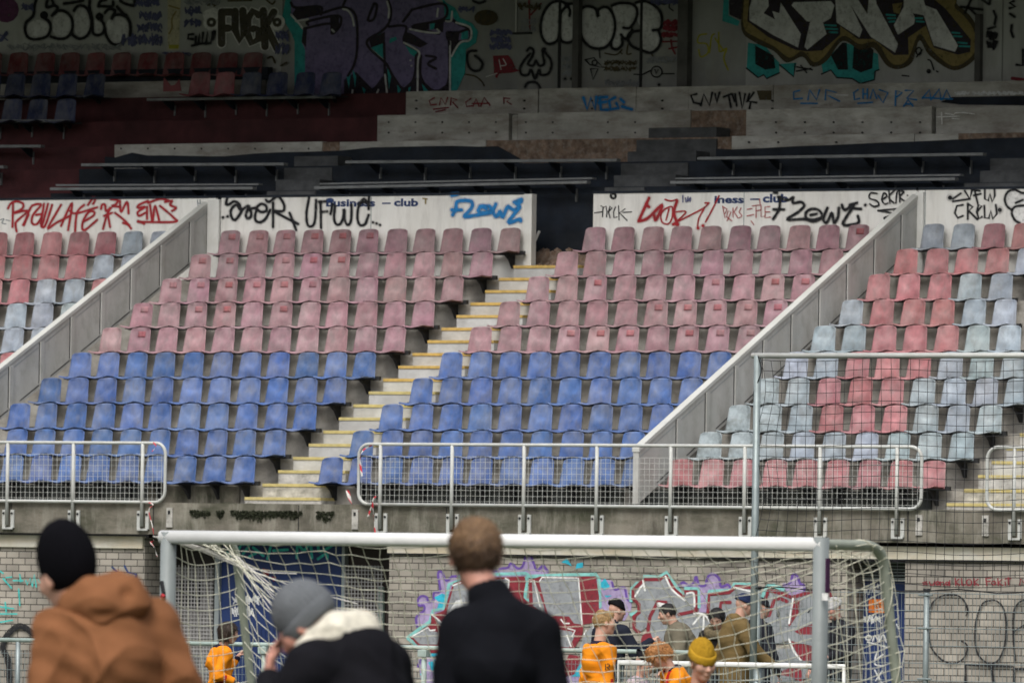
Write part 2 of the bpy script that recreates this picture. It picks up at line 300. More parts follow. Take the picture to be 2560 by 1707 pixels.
riser(4, [(None, 1014, darkred, .03, 'red_riser'), (1014, 1344, conc_upper, 0, 'concrete_riser'), (1348, 1590, conc_upper, -.015, 'concrete_riser'), (1590, 1720, conc_upper, .0, 'concrete_riser'), (1720, 1932, conc_upper, .0, 'concrete_riser'), (1932, None, conc_upper, .01, 'concrete_riser')])
# ragged navy paint edge over the third riser, bolts in the concrete
def wallpoly(px_pts, Y, off): return [atY(x, y, Y-off) for x, y in px_pts]
def ragged(pts, Y, off, name, mt):
    v = wallpoly(pts, Y, off); m = MB(); m.add(v, [tuple(range(len(v)))]); upart(m, name, mt)
ragged([(262, 392), (288, 394), (330, 382), (370, 389), (430, 389), (520, 391), (560, 391), (640, 384), (700, 381), (760, 380), (850, 377), (930, 369), (1010, 367), (1130, 365), (1200, 367), (1245, 366), (1300, 396), (1300, 420), (262, 420)], UY[2], .03, 'navy_paint', navy)
ragged([(1790, 372), (1830, 374), (1900, 371), (1990, 366), (2080, 363), (2200, 357), (2290, 354), (2400, 349), (2470, 346), (2560, 344), (2720, 338), (2720, 410), (1790, 420)], UY[2], .03, 'navy_paint', navy)
ragged([(2380, 243), (2560, 240), (2720, 238), (2720, 262), (2560, 264), (2400, 262), (2350, 256)], UY[4], .004, 'navy_paint', navy)
m = MB()
for j, ys, xs in ((4, (252, 272), (1040, 1310, 1480, 1655, 1930)), (3, (306, 332), list(range(972, 1260, 67))+[1315, 1382, 1520, 1588]+list(range(1940, 2330, 72))), (2, (372,), list(range(303, 800, 67))), (2, (356,), [1872, 1945, 2090, 2306])):
    for y in ys:
        for x in xs:
            p = atY(x, y, UY[j]-.022); m.tube([p-np.array([0, .012, 0]), p+np.array([0, .05, 0])], .014, 6)
upart(m, 'bolt', blackm)
# dark grey upper aisle steps
stg = mat('grey_steps', (.095, .10, .105), .9, .25, 4, .4, 30, stain=(.04, .042, .045), sfac=.7, sscale=(3, 3, 6))
def ustair(xs, label):
    t = empty('upper_stairs', (atY(xs[0][0], 400, UY[0])[0], UY[0]-.2, 7.0), label=label, cat='stairs'); T = Matrix.Translation(-t.location)
    for k, (xa, xb) in enumerate(xs):
        y = UY[0]-.42+.4*k; z1 = 7.40+.2*k; x0 = atY(xa, 400, y)[0]; x1 = atY(xb, 400, y)[0]
        o = MB().box(x0, x1, y, y+.42, z1-.42, z1+.19).build('step', stg, t, bevel=.012); o.data.transform(T)
ustair([(640, 770), (668, 790), (690, 800), (710, 830), (735, 845)], 'dark grey steps between the two left bench rails under the stand roof')
ustair([(1490, 1600), (1512, 1612), (1535, 1690), (1552, 1720), (1568, 1740), (1590, 1790), (1620, 1790)], 'dark grey steps right of the middle bench rails, above the board gap')
ustair([(2385, 2660), (2410, 2680), (2450, 2690), (2475, 2700)], 'dark grey steps at the far right above the CREW board')
# gap in the boards: broken steps and a leaning white batten
t = empty('rubble_steps', (-.6, BANY+.1, 6.37), label='broken brown steps with rubble in the gap between the white boards', cat='steps'); T = Matrix.Translation(-t.location)
for i, (z0, z1, y) in enumerate(((6.371, 6.60, 7.50), (6.60, 6.82, 7.85))):
    o = MB().box(-1.75, .6, y, 8.195, z0, z1).build('step', rubble, t, bevel=.015); o.data.transform(T)
m = MB(); rng = random.Random(8)
for i in range(60):
    x = rng.uniform(-1.5, .3); s = rng.uniform(.015, .06); y = rng.uniform(7.45, 7.84) if i % 2 else rng.uniform(7.86, 8.1); z = 6.60 if i % 2 else 6.82
    if i % 2: y = rng.uniform(7.5, 7.84)
    m.tube([(x, y, z-.005), (x+s*.5, y+.01, z+s*.8)], s, 5, r2=s*.5)
o = m.build('rubble', rubble, t); o.data.transform(T); o['kind'] = 'stuff'
p, q = atY(1330, 618, 7.45), atY(1348, 578, 7.6)
props(MB().tube([p, q], .022, 6).build('batten', whitepaint), 'white wooden batten leaning in the gap between the boards', 'batten')
postm = mat('grey_post', (.12, .12, .115), .9, .25, 3, .3, 20); barm = mat('dull_bar', (.20, .21, .215), .6, .2, 5, .1, 30)
# bench rails left from removed seats
def bench_rail(px0, px1, ypx0, ypx1, Y, label, n=5, double=False):
    a = atY(px0, ypx0, Y); b = atY(px1, ypx1, Y); t = empty('bench_rail', (a+b)/2, label=label, cat='rail', group='bench rails of the upper terrace'); T = Matrix.Translation(-t.location)
    m = MB(); h = .022
    v = [(a[0], Y-.06, a[2]-h), (b[0], Y-.06, b[2]-h), (b[0], Y+.06, b[2]-h), (a[0], Y+.06, a[2]-h)]
    m.add(v+[(x, y, z+2*h) for x, y, z in v], [(0, 3, 2, 1), (4, 5, 6, 7), (0, 1, 5, 4), (1, 2, 6, 5), (2, 3, 7, 6), (3, 0, 4, 7)])
    o = m.build('bar', barm, t, bevel=.006); o.data.transform(T)
    if double:
        m = MB().add([(x, y+.16, z+.075) for x, y, z in v]+[(x, y+.16, z+.055+.045) for x, y, z in v], [(0, 3, 2, 1), (4, 5, 6, 7), (0, 1, 5, 4), (1, 2, 6, 5), (2, 3, 7, 6), (3, 0, 4, 7)])
        o = m.build('rear_bar', barm, t); o.data.transform(T)
    for i in range(n):
        f = (i+.5)/n; x = a[0]+(b[0]-a[0])*f; z = a[2]+(b[2]-a[2])*f
        m = MB().add([(x-.012, Y-.05, z-h), (x-.012, Y+.28, z-h), (x-.012, Y+.28, z-.16), (x-.012, Y+.24, z-.16)]+[(x+.012, Y-.05, z-h), (x+.012, Y+.28, z-h), (x+.012, Y+.28, z-.16), (x+.012, Y+.24, z-.16)],
             [(0, 1, 2, 3), (7, 6, 5, 4), (0, 4, 5, 1), (1, 5, 6, 2), (2, 6, 7, 3), (3, 7, 4, 0)])
        o = m.build('bracket', navy, t); o.data.transform(T)
        o = MB().box(x-.010, x+.010, Y+.30, Y+.348, z-.24-.03*(i % 2), z-.07).build('support_strip', barm, t); o.data.transform(T)
for a in ((208, 715, 413, 411, UY[1]-.35, 'long bare bench rail on navy riser at left, upper of two', 5), (130, 637, 473, 471, UY[0]-.35, 'long bare bench rail just above the REGULATE board', 5, True),
          (868, 1547, 406, 401, UY[1]-.35, 'longest bare bench rail in the middle, upper of two', 6), (790, 1472, 470, 456, UY[0]-.35, 'bare bench rail just above the Business club board', 6, True),
          (1748, 2462, 397, 386, UY[1]-.35, 'bare bench rail at right, upper of two, below the blue tags', 6), (1680, 2392, 457, 448, UY[0]-.35, 'bare bench rail just above the right white board', 6, True),
          (-300, 107, 368, 366, UY[2]-.3, 'short pale bench rail on the dark red risers at left', 4), (-300, 14, 419, 418, UY[1]-.35, 'bench rail end at the left edge of the dark red risers', 4),
          (372, 835, 250, 243, UY[4]-.3, 'bench rail under the red and dark blue upper seats', 6), (-300, 172, 304, 303, UY[3]-.3, 'bench rail under the lowest dark blue upper seats', 6)): bench_rail(*a)
p0_, p1_ = atY(-300, 213, 11.95), atY(655, 243, 11.95)
upart(MB().box(p0_[0], p1_[0], 11.9, 12.05, p1_[2]-.02, p0_[2]-.03), 'pale_strip', conc_upper)
upart(MB().box(p0_[0], p1_[0]+.1, 11.95, 12.1, p0_[2]-.025, p0_[2]+.17), 'dark_strip', navy)
# rear wall, pillar strips, roof
UPY = 12.2
bw = empty('rear_wall', (0, UPY, 9), label='grey rear wall of the stand covered in big graffiti pieces', cat='wall'); BT = Matrix.Translation((0, -UPY, -9))
def bpart(m, name, mt, **k): o = m.build(name, mt, bw, **k); o.data.transform(BT); return o
bpart(MB().box(XL, XRR, UPY, UPY+.2, 5, 13.5), 'wall', wallgrey)
x = lambda px: atY(px, 150, UPY)[0]
bpart(MB().box(XL, x(705), UPY-.012, UPY, 9.0, 12.0), 'pale_panel', wallpale)
bpart(MB().box(x(1866), x(2442), UPY-.012, UPY, atY(2150, 214, UPY)[2], 12.0), 'pale_panel', wallpale)
bpart(MB().box(x(2458), x(2505), UPY-.012, UPY, 9.5, 12.0), 'pale_panel', wallpale)
bpart(MB().box(x(2509), XRR, UPY-.012, UPY, 9.5, 12.0), 'pale_panel', wallpale)
bpart(MB().box(x(1440), x(1455), UPY-.12, UPY, 9.4, 12.0), 'pipe_casing', postm)
bpart(MB().box(x(1396), x(1402), UPY-.02, UPY, 9.4, 12.0), 'joint', blackm)
bpart(MB().box(x(1600), x(1606), UPY-.02, UPY, 9.4, 12.0), 'joint', blackm)
bpart(MB().box(x(1705), x(1730), UPY-.15, UPY, 9.4, 12.0), 'post', postm)
bpart(MB().box(x(2444), x(2457), UPY-.1, UPY, 9.4, 10.55), 'post', postm)
bpart(MB().tube([(x(1291), UPY-.03, 12), (x(1291), UPY-.03, 10.43)], .012, 6), 'conduit', whitepaint)
bpart(MB().box(x(1284), x(1330), UPY-.05, UPY, 10.40, 10.43), 'bracket', blackm)
roof = empty('stand_roof', (0, 6, 11.7), label='flat stand roof above the frame that shades the upper terrace', cat='roof')
ROOF_Y0 = 3.3; ROOF_Z = 11.75
o = MB().box(XL, XRR, ROOF_Y0, UPY+.2, ROOF_Z, ROOF_Z+.35).build('roof_slab', navy, roof); o.data.transform(Matrix.Translation((0, -6, -11.7)))
for xx in (XL, XRR-.2):
    o = MB().box(xx, xx+.2, ROOF_Y0+6, UPY+.2, 6.4, ROOF_Z).build('added_side_wall', wallgrey, roof); o.data.transform(Matrix.Translation((0, -6, -11.7)))  # unseen end walls, added to darken the upper tier
# ================================================================== SEATS
def grid_mesh(fn, nu, nv, th, name):
    """double sided shell from a surface fn(u,v) with thickness th along its normal"""
    P = np.array([[fn(u/(nu-1), v/(nv-1)) for v in range(nv)] for u in range(nu)], float)
    du = np.gradient(P, axis=0); dv = np.gradient(P, axis=1); N = np.cross(du, dv); N /= np.linalg.norm(N, axis=2, keepdims=True)+1e-9
    Q = P+N*th; vs = [tuple(p) for p in P.reshape(-1, 3)]+[tuple(p) for p in Q.reshape(-1, 3)]; n = nu*nv; I = lambda i, j: i*nv+j; fs = []
    for i in range(nu-1):
        for j in range(nv-1):
            fs.append((I(i, j), I(i, j+1), I(i+1, j+1), I(i+1, j))); fs.append((n+I(i, j), n+I(i+1, j), n+I(i+1, j+1), n+I(i, j+1)))
    edge = [I(i, 0) for i in range(nu)]+[I(nu-1, j) for j in range(1, nv)]+[I(i, nv-1) for i in range(nu-2, -1, -1)]+[I(0, j) for j in range(nv-2, 0, -1)]
    for a, b in zip(edge, edge[1:]+edge[:1]): fs.append((a, b, n+b, n+a))
    m = MB(); m.add(vs, fs); return m.mesh(name, smooth=True)
# local frame: origin under the backrest at tread height, -y is forward, top of the back at z=.785
def back_fn(u, v):
    a = (u-.5)*2; z = .385+.40*v
    hw = .200-.027*v; rc = max(0, (v-.86)/.14); hw *= (1-rc**2.2)**.5*.20+.80 if rc > 0 else 1
    z -= .008*a*a*v + .006*rc*abs(a)**4 - .012*max(0, .25-v)*4*abs(a)**3
    cy = -.045*a*a*(1-.35*v)                       # wings curve forward
    d_ = math.hypot(a*1.0, (v-.80)/.42); cy += .060*v - .014*math.exp(-((v-.30)/.2)**2)*(1-a*a) + .020/(1+math.exp((d_-.80)*16))
    return (a*hw, cy-.03, z)
def pan_fn(u, v):
    a = (u-.5)*2; y = -.02-.37*v; hw = .182+.010*math.sin(v*3.1)
    z = .405+.02*v+.028*a*a*(1-.5*v) - .016*math.sin(v*3.14)
    if v > .8: z -= .035*((v-.8)/.2)**2*(1.15-.55*abs(a)); hw *= 1-.10*((v-.8)/.2)**2
    return (a*hw, y, z)
SB = grid_mesh(lambda u, v: back_fn(1-u, v), 17, 18, -.007, 'backrest'); SP = grid_mesh(pan_fn, 11, 10, .008, 'seat_pan')
def bracket_and_shade_mesh():
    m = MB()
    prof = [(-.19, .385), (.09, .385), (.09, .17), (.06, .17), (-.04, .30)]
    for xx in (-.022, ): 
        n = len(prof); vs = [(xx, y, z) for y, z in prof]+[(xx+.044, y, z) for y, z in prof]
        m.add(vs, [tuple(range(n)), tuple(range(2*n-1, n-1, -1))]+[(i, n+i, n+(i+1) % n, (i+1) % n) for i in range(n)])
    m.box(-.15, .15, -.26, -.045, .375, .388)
    m.box(-.249, .249, -.04, .02, .372, .432)  # added black beam, imitates the shade in the gaps between backrests
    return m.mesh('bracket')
SK = bracket_and_shade_mesh()
patch = grid_mesh(lambda u, v: (lambda p: (p[0], p[1]-.012, p[2]))(back_fn(1-(.31+.36*u), .64+.22*v)), 4, 4, -.001, 'number_patch')
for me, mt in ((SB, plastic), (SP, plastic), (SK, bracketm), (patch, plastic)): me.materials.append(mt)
SBd, SPd = SB.copy(), SP.copy()
for me in (SBd, SPd): me.materials.clear(); me.materials.append(plastic_dirty)
def part_like(name, me, parent, col):
    o = bpy.data.objects.new(name, me); COL.objects.link(o); o.parent = parent; o.color = (*col, 1); return o
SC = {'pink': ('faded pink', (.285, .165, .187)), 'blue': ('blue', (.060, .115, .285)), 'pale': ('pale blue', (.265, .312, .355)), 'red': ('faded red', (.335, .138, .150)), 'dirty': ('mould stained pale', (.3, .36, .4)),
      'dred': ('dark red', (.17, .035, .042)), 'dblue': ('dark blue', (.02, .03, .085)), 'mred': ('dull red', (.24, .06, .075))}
ORD = ['first', 'second', 'third', 'fourth', 'fifth', 'sixth', 'seventh', 'eighth', 'ninth', 'tenth', 'eleventh', 'twelfth']
srng = random.Random(11)
def seat(x, y, z, key, label, group, patch_on=False, tilt=None):
    nm, c = SC[key]; f = srng.uniform(.82, 1.12); g_ = srng.uniform(.95, 1.06); c = (c[0]*f, c[1]*f*g_, c[2]*f*srng.uniform(.95, 1.05))
    r = empty('stadium_seat', (x, y, z), srng.uniform(-.04, .04), label=nm+' seat, '+label, cat='seat', group=group)
    r.rotation_euler[0] = srng.uniform(-.018, .018); r.rotation_euler[1] = srng.uniform(-.012, .012)
    d = key == 'dirty'
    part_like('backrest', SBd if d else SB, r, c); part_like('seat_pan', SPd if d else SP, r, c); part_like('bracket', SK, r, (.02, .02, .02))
    if patch_on:
        k = srng.uniform(.50, .82); part_like('number_patch', patch, r, (c[0]*1.02, c[1]*k, c[2]*k))
    return r
ROWN = lambda k: ['lowest row', 'second row up', 'third row up', 'fourth row up', 'fifth row up', 'fifth row below the boards', 'fourth row below the boards', 'third row below the boards', 'second row below the boards', 'top row'][k]
P2 = {9: range(5), 8: [10, 9, 7, 6, 5], 7: [10, 9, 8, 7, 6, 5], 6: [10, 8, 7, 5], 5: [9]}
P3 = {9: [9], 7: [2, 6, 8, 9], 6: [5, 6, 7, 8, 9], 5: [3, 4, 5, 7, 8, 9]}
for k in range(10):
    y, z = RD*k, TZ+RR*k-.0
    for i in range(11):
        x = -1.479-.5*i
        if pix((x, y, z+.6))[0] > -70:
            pk = k in P2 and (i in P2[k] if k != 9 else 10-i in (0, 1, 2, 3, 4, 5))
            seat(x, y, z, 'pink' if k >= 5 else 'blue', f'{ORD[i]} left of the yellow steps, {ROWN(k)}', 'seats left of the yellow steps', pk)
    for i in range(11):
        seat(.5*i, y, z, 'pink' if k >= 5 else 'blue', f'{ORD[i]} right of the yellow steps, {ROWN(k)}', 'seats right of the yellow steps', k in P3 and i in P3[k])
S1 = {9: 'pprrrrrr', 8: 'pprrrr', 7: 'rpprrr', 6: 'ppprr', 5: 'pprr', 4: 'rr'}
S4 = {9: 'pprr', 8: 'rrrrp', 7: 'rrrpp', 6: 'prrrpp', 5: 'pprrrpp', 4: 'pprrrppp', 3: 'dprrrpppp', 2: 'ddprrrppp', 1: 'ddppppppp', 0: 'rrrrrrrrr'}
KY = {'p': 'pale', 'r': 'red', 'd': 'dirty'}
for k, s in S1.items():
    for i, c in enumerate(s):
        x, y, z = -7.758-.5*i, RD*k, TZ+RR*k
        if pix((x, y, z+.6))[0] > -40: seat(x, y, z, KY[c], f'{ORD[i]} left of the left white parapet, {ROWN(k)}', 'seats left of the left parapet')
for k, s in S4.items():
    for i, c in enumerate(s):
        x, y, z = 5.7496+.5*i, RD*k, TZ+RR*k
        if pix((x, y, z+.6))[0] < 2600: seat(x, y, z, KY[c], f'{ORD[i]} right of the right white parapet, {ROWN(k)}', 'seats right of the right parapet')
# upper seats under the roof (back top at a photographed height, hung on their bench rail)
def upseat(px, ytop, Y, key, label):
    p = atY(px, ytop, Y); r = seat(p[0], p[1], p[2]-.785, key, label, 'upper seats under the roof')
    for c in list(r.children):
        if c.name.startswith('bracket'): c.scale = (1, .6, .35); c.location = (0, .05, .25)
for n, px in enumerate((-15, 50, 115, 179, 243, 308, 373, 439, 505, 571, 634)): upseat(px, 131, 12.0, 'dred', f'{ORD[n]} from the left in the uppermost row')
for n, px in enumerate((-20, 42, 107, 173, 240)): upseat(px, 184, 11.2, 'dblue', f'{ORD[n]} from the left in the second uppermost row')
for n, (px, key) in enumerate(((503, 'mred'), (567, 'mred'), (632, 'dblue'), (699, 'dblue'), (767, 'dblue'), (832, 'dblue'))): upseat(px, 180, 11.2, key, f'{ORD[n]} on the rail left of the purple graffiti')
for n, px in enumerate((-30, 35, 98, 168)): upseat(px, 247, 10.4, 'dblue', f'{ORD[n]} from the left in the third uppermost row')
# stumps of a broken red seat
p = atY(432, 210, 11.2)
bs = empty('broken_seat', (p[0], p[1], p[2]-.1), label='broken red seat shell on the upper bench rail', cat='seat')
m = MB(); m.add([(-.17, -.02, .1), (-.16, -.02, .20), (-.03, -.02, .07), (.05, -.02, .08), (.13, -.02, .17), (.17, -.02, -.02), (-.17, -.02, -.02)], [(0, 1, 2, 6), (2, 3, 5, 6), (3, 4, 5)])
m.add([(x_, .0, z_) for x_, y_, z_ in m.v[:7]], [(0, 1, 2, 6), (2, 3, 5, 6), (3, 4, 5)])
m.build('shell', mat('broken_red', (.22, .05, .06), .5, .2), bs)
# ================================================================== GRAFFITI (paint films on their walls)
def smooth(pts, n=6):
    P = [np.array(p, float) for p in pts]
    if len(P) < 3: return P
    out = []
    for i in range(len(P)-1):
        p0, p1, p2, p3 = P[max(i-1, 0)], P[i], P[i+1], P[min(i+2, len(P)-1)]
        # sharp corners stay sharp
        for t in np.linspace(0, 1, n, endpoint=False):
            q = .5*((2*p1)+(p2-p0)*t+(2*p0-5*p1+4*p2-p3)*t*t+(3*p1-p0-3*p2+p3)*t**3); out.append(q)
    out.append(P[-1]); return out
MIST = {}
for nm_, c_ in (('black', (.03, .03, .033)), ('red', (.40, .05, .06)), ('blue', (.04, .20, .48))):
    q_ = paint('mist_'+nm_, c_); L_ = q_.node_tree.links; nd_ = q_.node_tree.nodes; al_ = nd_['Principled BSDF'].inputs['Alpha']
    mu_ = nd_.new('ShaderNodeMath'); mu_.operation = 'MULTIPLY'; mu_.inputs[1].default_value = .20; L_.new(al_.links[0].from_socket, mu_.inputs[0]); L_.new(mu_.outputs[0], al_); MIST[nm_] = q_
class Art:
    """paint strokes given on a wall plane Y, hung under a parent wall"""
    def __init__(s, Y, parent, org=(0, 0), sc=1.):
        s.Y, s.par, s.o, s.sc = Y, parent, org, sc; s.cur = 0.
        s.T = Matrix.Translation(-Vector(parent.location)) if parent is not None else Matrix()
    def at(s, org, sc): s.o, s.sc = org, sc; return s
    def P(s, p): return (s.o[0]+p[0]/s.sc, s.o[1]+p[1]/s.sc)
    def w3(s, p, off): return atY(p[0], p[1], s.Y-off)
    def stroke(s, m, pts, wid, off, curve=True, taper=.0):
        pts = [s.P(p) for p in pts]; wd = wid/s.sc/2
        if len(pts) == 1:
            c = pts[0]; vs = [s.w3((c[0]+wd*math.cos(a), c[1]+wd*math.sin(a)), off) for a in np.linspace(0, 2*math.pi, 14)[:-1]]; m.add(vs, [tuple(range(13))]); return
        Q = smooth(pts) if curve else [np.array(p, float) for p in pts]
        # round ends
        d0 = (Q[0]-Q[1])/(np.linalg.norm(Q[0]-Q[1])+1e-6); d1 = (Q[-1]-Q[-2])/(np.linalg.norm(Q[-1]-Q[-2])+1e-6)
        A = [(Q[0]+d0*wd*k, r) for k, r in ((.95, .3), (.6, .8))]; B = [(Q[-1]+d1*wd*k, r) for k, r in ((.6, .8), (.95, .3))]
        L = A+[(q, 1.) for q in Q]+B; n = len(L); vs = []
        for i in range(n):
            a = L[max(i-1, 0)][0]; b = L[min(i+1, n-1)][0]; t = b-a; t = t/(np.linalg.norm(t)+1e-6); nr = np.array([-t[1], t[0]])
            ww = wd*L[i][1]*(1+taper*math.sin(i*1.7)*.5); o = off+i*.00006
            vs += [s.w3(L[i][0]+nr*ww, o), s.w3(L[i][0]-nr*ww, o)]
        m.add(vs, [(2*i, 2*i+1, 2*i+3, 2*i+2) for i in range(n-1)])
    def lines(s, name, mt, lst, wid, off=.004, label=None, curve=True, taper=.12):
        m = MB(); off = max(off, s.cur+.0013); s.cur = off
        for k, pts in enumerate(lst): s.stroke(m, pts, wid*1.12, off+k*.00005, curve, taper)
        nm_ = mt.name.split('_', 1)[1]
        if wid/s.sc > 4.2 and nm_ in MIST and len(lst) > 1:            # overspray round the strokes and a few runs of paint
            m2 = MB(); r = random.Random(len(lst)*7+int(wid))
            for k, pts in enumerate(lst):
                s.stroke(m2, pts, wid*2.1, off-.0008+k*.00004, curve, taper)
                if r.random() < .4:
                    p = max(pts, key=lambda q: q[1]); s.stroke(m2, [p, (p[0]+r.uniform(-2, 2), p[1]+s.sc*r.uniform(6, 16))], wid*.28, off-.0002+k*.00003, False, 0)
            m.add(m2.v, m2.f, 1); o = s.done(m, name, mt, label); o.data.materials.append(MIST[nm_]); return o
        return s.done(m, name, mt, label)
    def fill(s, name, mt, polys, off=.002, label=None, curve=False):
        m = MB(); off = max(off, s.cur+.0013); s.cur = off
        for k, pts in enumerate(polys):
            Q = [s.P(p) for p in pts]
            if curve: Q = [tuple(q) for q in smooth(Q+[Q[0]], 5)][:-1]
            bmx = bmesh.new(); vs = [bmx.verts.new(s.w3(q, off+k*.0001)) for q in Q]
            ed = [bmx.edges.new((vs[i], vs[(i+1) % len(vs)])) for i in range(len(vs))]
            r = bmesh.ops.triangle_fill(bmx, edges=ed, use_beauty=True); bmx.verts.index_update()
            m.add([tuple(v.co) for v in bmx.verts], [tuple(v.index for v in f.verts) for f in bmx.faces]); bmx.free()
        return s.done(m, name, mt, label)
    def done(s, m, name, mt, label):
        me = m.mesh(name, fix=False); me.transform(s.T)
        for p in me.polygons:
            pass
        o = link(name, me, s.par, mt)
        if label: o['label'] = label
        return o
    def scrib(s, name, mt, box, n, wid, seed, off=.0035, h=None):
        """tag-like handwriting inside a box: seeded zigzag letters"""
        r = random.Random(seed); x0, y0, x1, y1 = box; h = h or (y1-y0); L = []
        rows = max(1, int(round((y1-y0)/h)))
        for q in range(rows):
            ya = y0+q*h; cw = (x1-x0)/n
            for i in range(n):
                cx = x0+cw*i
                for _ in range(2): L.append([(cx+r.uniform(-.15, 1.15)*cw, ya+(r.uniform(.05, .4) if (j_ % 2) else r.uniform(.55, .95))*h) for j_ in range(r.choice((4, 5, 6)))])
        return s.lines(name, mt, L, wid, off)
def circ(cx, cy, rx, ry=None, a0=0, a1=360, n=14): ry = ry or rx; return [(cx+rx*math.cos(math.radians(a)), cy+ry*math.sin(math.radians(a))) for a in np.linspace(a0, a1, n)]
def text_mesh(txt, px0, px1, pyb, pyt, Y, off, parent, mt, name='lettering'):
    """plain sign lettering: text turned into a mesh film on the board"""
    cu = bpy.data.curves.new('t', 'FONT'); cu.body = txt; cu.offset = .04; cu.resolution_u = 3
    ob = bpy.data.objects.new('t', cu); COL.objects.link(ob); dg = bpy.context.evaluated_depsgraph_get(); me = bpy.data.meshes.new_from_object(ob.evaluated_get(dg)); bpy.data.objects.remove(ob)
    co = np.array([v.co for v in me.vertices]); x0, x1 = co[:, 0].min(), co[:, 0].max(); a = atY(px0, pyb, Y-off); b = atY(px1, pyb, Y-off); c = atY(px0, pyt, Y-off)
    hh = .70
    for v in me.vertices:
        u = (v.co.x-x0)/(x1-x0); q = v.co.y/hh; v.co = Vector((a[0]+(b[0]-a[0])*u, Y-off, a[2]+(b[2]-a[2])*u+(c[2]-a[2])*q))
    me.transform(Matrix.Translation(-Vector(parent.location))); return link(name, me, parent, mt)
# ---- rear wall, left zone
A = Art(UPY-.012, bw, (0, 0), 4)
A.fill('graffiti', P_PLUM, [circ(60, 100, 130, 130)], .002)
A.fill('graffiti', P_CREAM, [[(1675, -60), (1810, -60), (1790, 505), (1675, 505)]], .002)
A.fill('graffiti', P_YEL, [[(1690, 450), (1790, 450), (1785, 490), (1690, 490)]], .0032)
A.lines('graffiti', P_OCHRE, [[(1760, 120), (1720, 190), (1720, 280), (1690, 340)], [(1690, 60), (1790, 90)]], 14)
A.fill('graffiti', P_LGREY, [circ(385, 300, 120, 100), circ(620, 260, 100, 130), circ(820, 230, 90, 150), circ(980, 270, 60, 80), circ(1170, 300, 120, 140)], .002)
A.lines('graffiti', P_BLACK, [[(370, -20), (345, 60), (335, 150), (300, 195), (260, 230), (250, 300), (275, 370), (330, 395), (400, 390), (470, 365), (500, 310), (505, 260), (485, 215), (450, 190)],
  [(520, 160), (560, 120), (620, 110), (680, 140), (720, 200), (725, 280), (700, 345), (650, 385), (580, 390), (510, 370)], [(480, -20), (465, 75), (540, 60), (575, 80), (555, 130)], [(520, 0), (535, 45)],
  [(740, 110), (770, 70), (820, 60), (870, 90), (905, 170), (915, 250), (890, 330), (850, 375), (790, 390), (740, 365), (715, 330)], [(900, -20), (895, 80), (915, 170), (925, 260), (930, 330), (970, 355), (1020, 340), (1045, 290), (1030, 230), (1000, 195)],
  [(1000, 150), (1020, 165), (1010, 190), (980, 190), (970, 165), (990, 145)], [(640, 40), (720, 30), (830, 10)], [(990, 60), (1000, 20), (1060, 0)], [(985, 65), (1120, 65), (1130, 20)], [(1050, 130), (1080, 100), (1120, 95), (1150, 115), (1120, 185)],
  [(1120, 190), (1140, 160), (1200, 150), (1260, 170), (1295, 220), (1305, 290), (1300, 360)], [(1050, 290), (1060, 350), (1100, 420), (1150, 450), (1210, 440), (1250, 400)], [(1200, 10), (1250, 40), (1340, 60), (1345, 10)], [(1170, 70), (1220, 130), (1260, 160)]], 26, .005, 'black bubble letter outlines')
A.lines('graffiti', P_BLACK, [[(440, 155)]], 75, .006)
for b, n, h, sd in (((1360, -20, 1600, 80), 4, 95, 1), ((1400, 110, 1610, 220), 4, 105, 2), ((1370, 220, 1610, 340), 4, 110, 3), ((1220, 330, 1610, 490), 7, 150, 4), ((1850, 60, 2010, 290), 3, 110, 5), ((220, 30, 330, 130), 2, 90, 6), ((0, 300, 70, 460), 1, 150, 7)): A.scrib('graffiti', P_INK, b, n, 13, sd, h=h)
A.lines('graffiti', P_BLACK, [[(1930, 345), (1885, 350), (1880, 390), (1930, 395)], [(1960, 370), (1955, 430)], [(1985, 430), (1995, 340), (2020, 430), (2030, 330)], [(2060, 440), (2075, 320), (2110, 430), (2130, 310)], [(2130, 390), (2150, 320)], [(1920, 460), (2000, 440), (2100, 435)]], 22, .0045, curve=False)
A.at((0, 0), 2.735)
FK = [[(1515, 90), (1515, 300)], [(1515, 85), (1585, 85)], [(1515, 195), (1562, 195)], [(1608, 80), (1608, 205), (1640, 280), (1668, 215), (1660, 75)], [(1768, 105), (1728, 80), (1695, 130), (1690, 230), (1720, 295), (1768, 270), (1770, 205), (1735, 200)], [(1800, 75), (1812, 320)], [(1872, 85), (1820, 180), (1895, 335)]]
A.lines('graffiti', P_WHITE, FK+[circ(1445, 155, 22), circ(1895, 155, 20), [(1420, 105), (1460, 90)]], 62, .0042, curve=False, taper=0); A.lines('graffiti', P_BROWN, FK, 46, .0062, 'brown FUGK letters outlined in white', curve=False, taper=0)
A.lines('graffiti', P_BROWN, [circ(1445, 155, 22), circ(1895, 155, 20)], 20, .0070)
A.lines('graffiti', P_OLIVE, [[(1560, 8), (1720, 5)], [(1820, 0), (1860, 30), (1880, 10)], [(1830, 400), (1860, 390), (1880, 430)], [(1920, 450), (1960, 430)]], 12); A.scrib('graffiti', P_INK, (1890, 200, 1970, 400), 2, 9, 9, h=90)
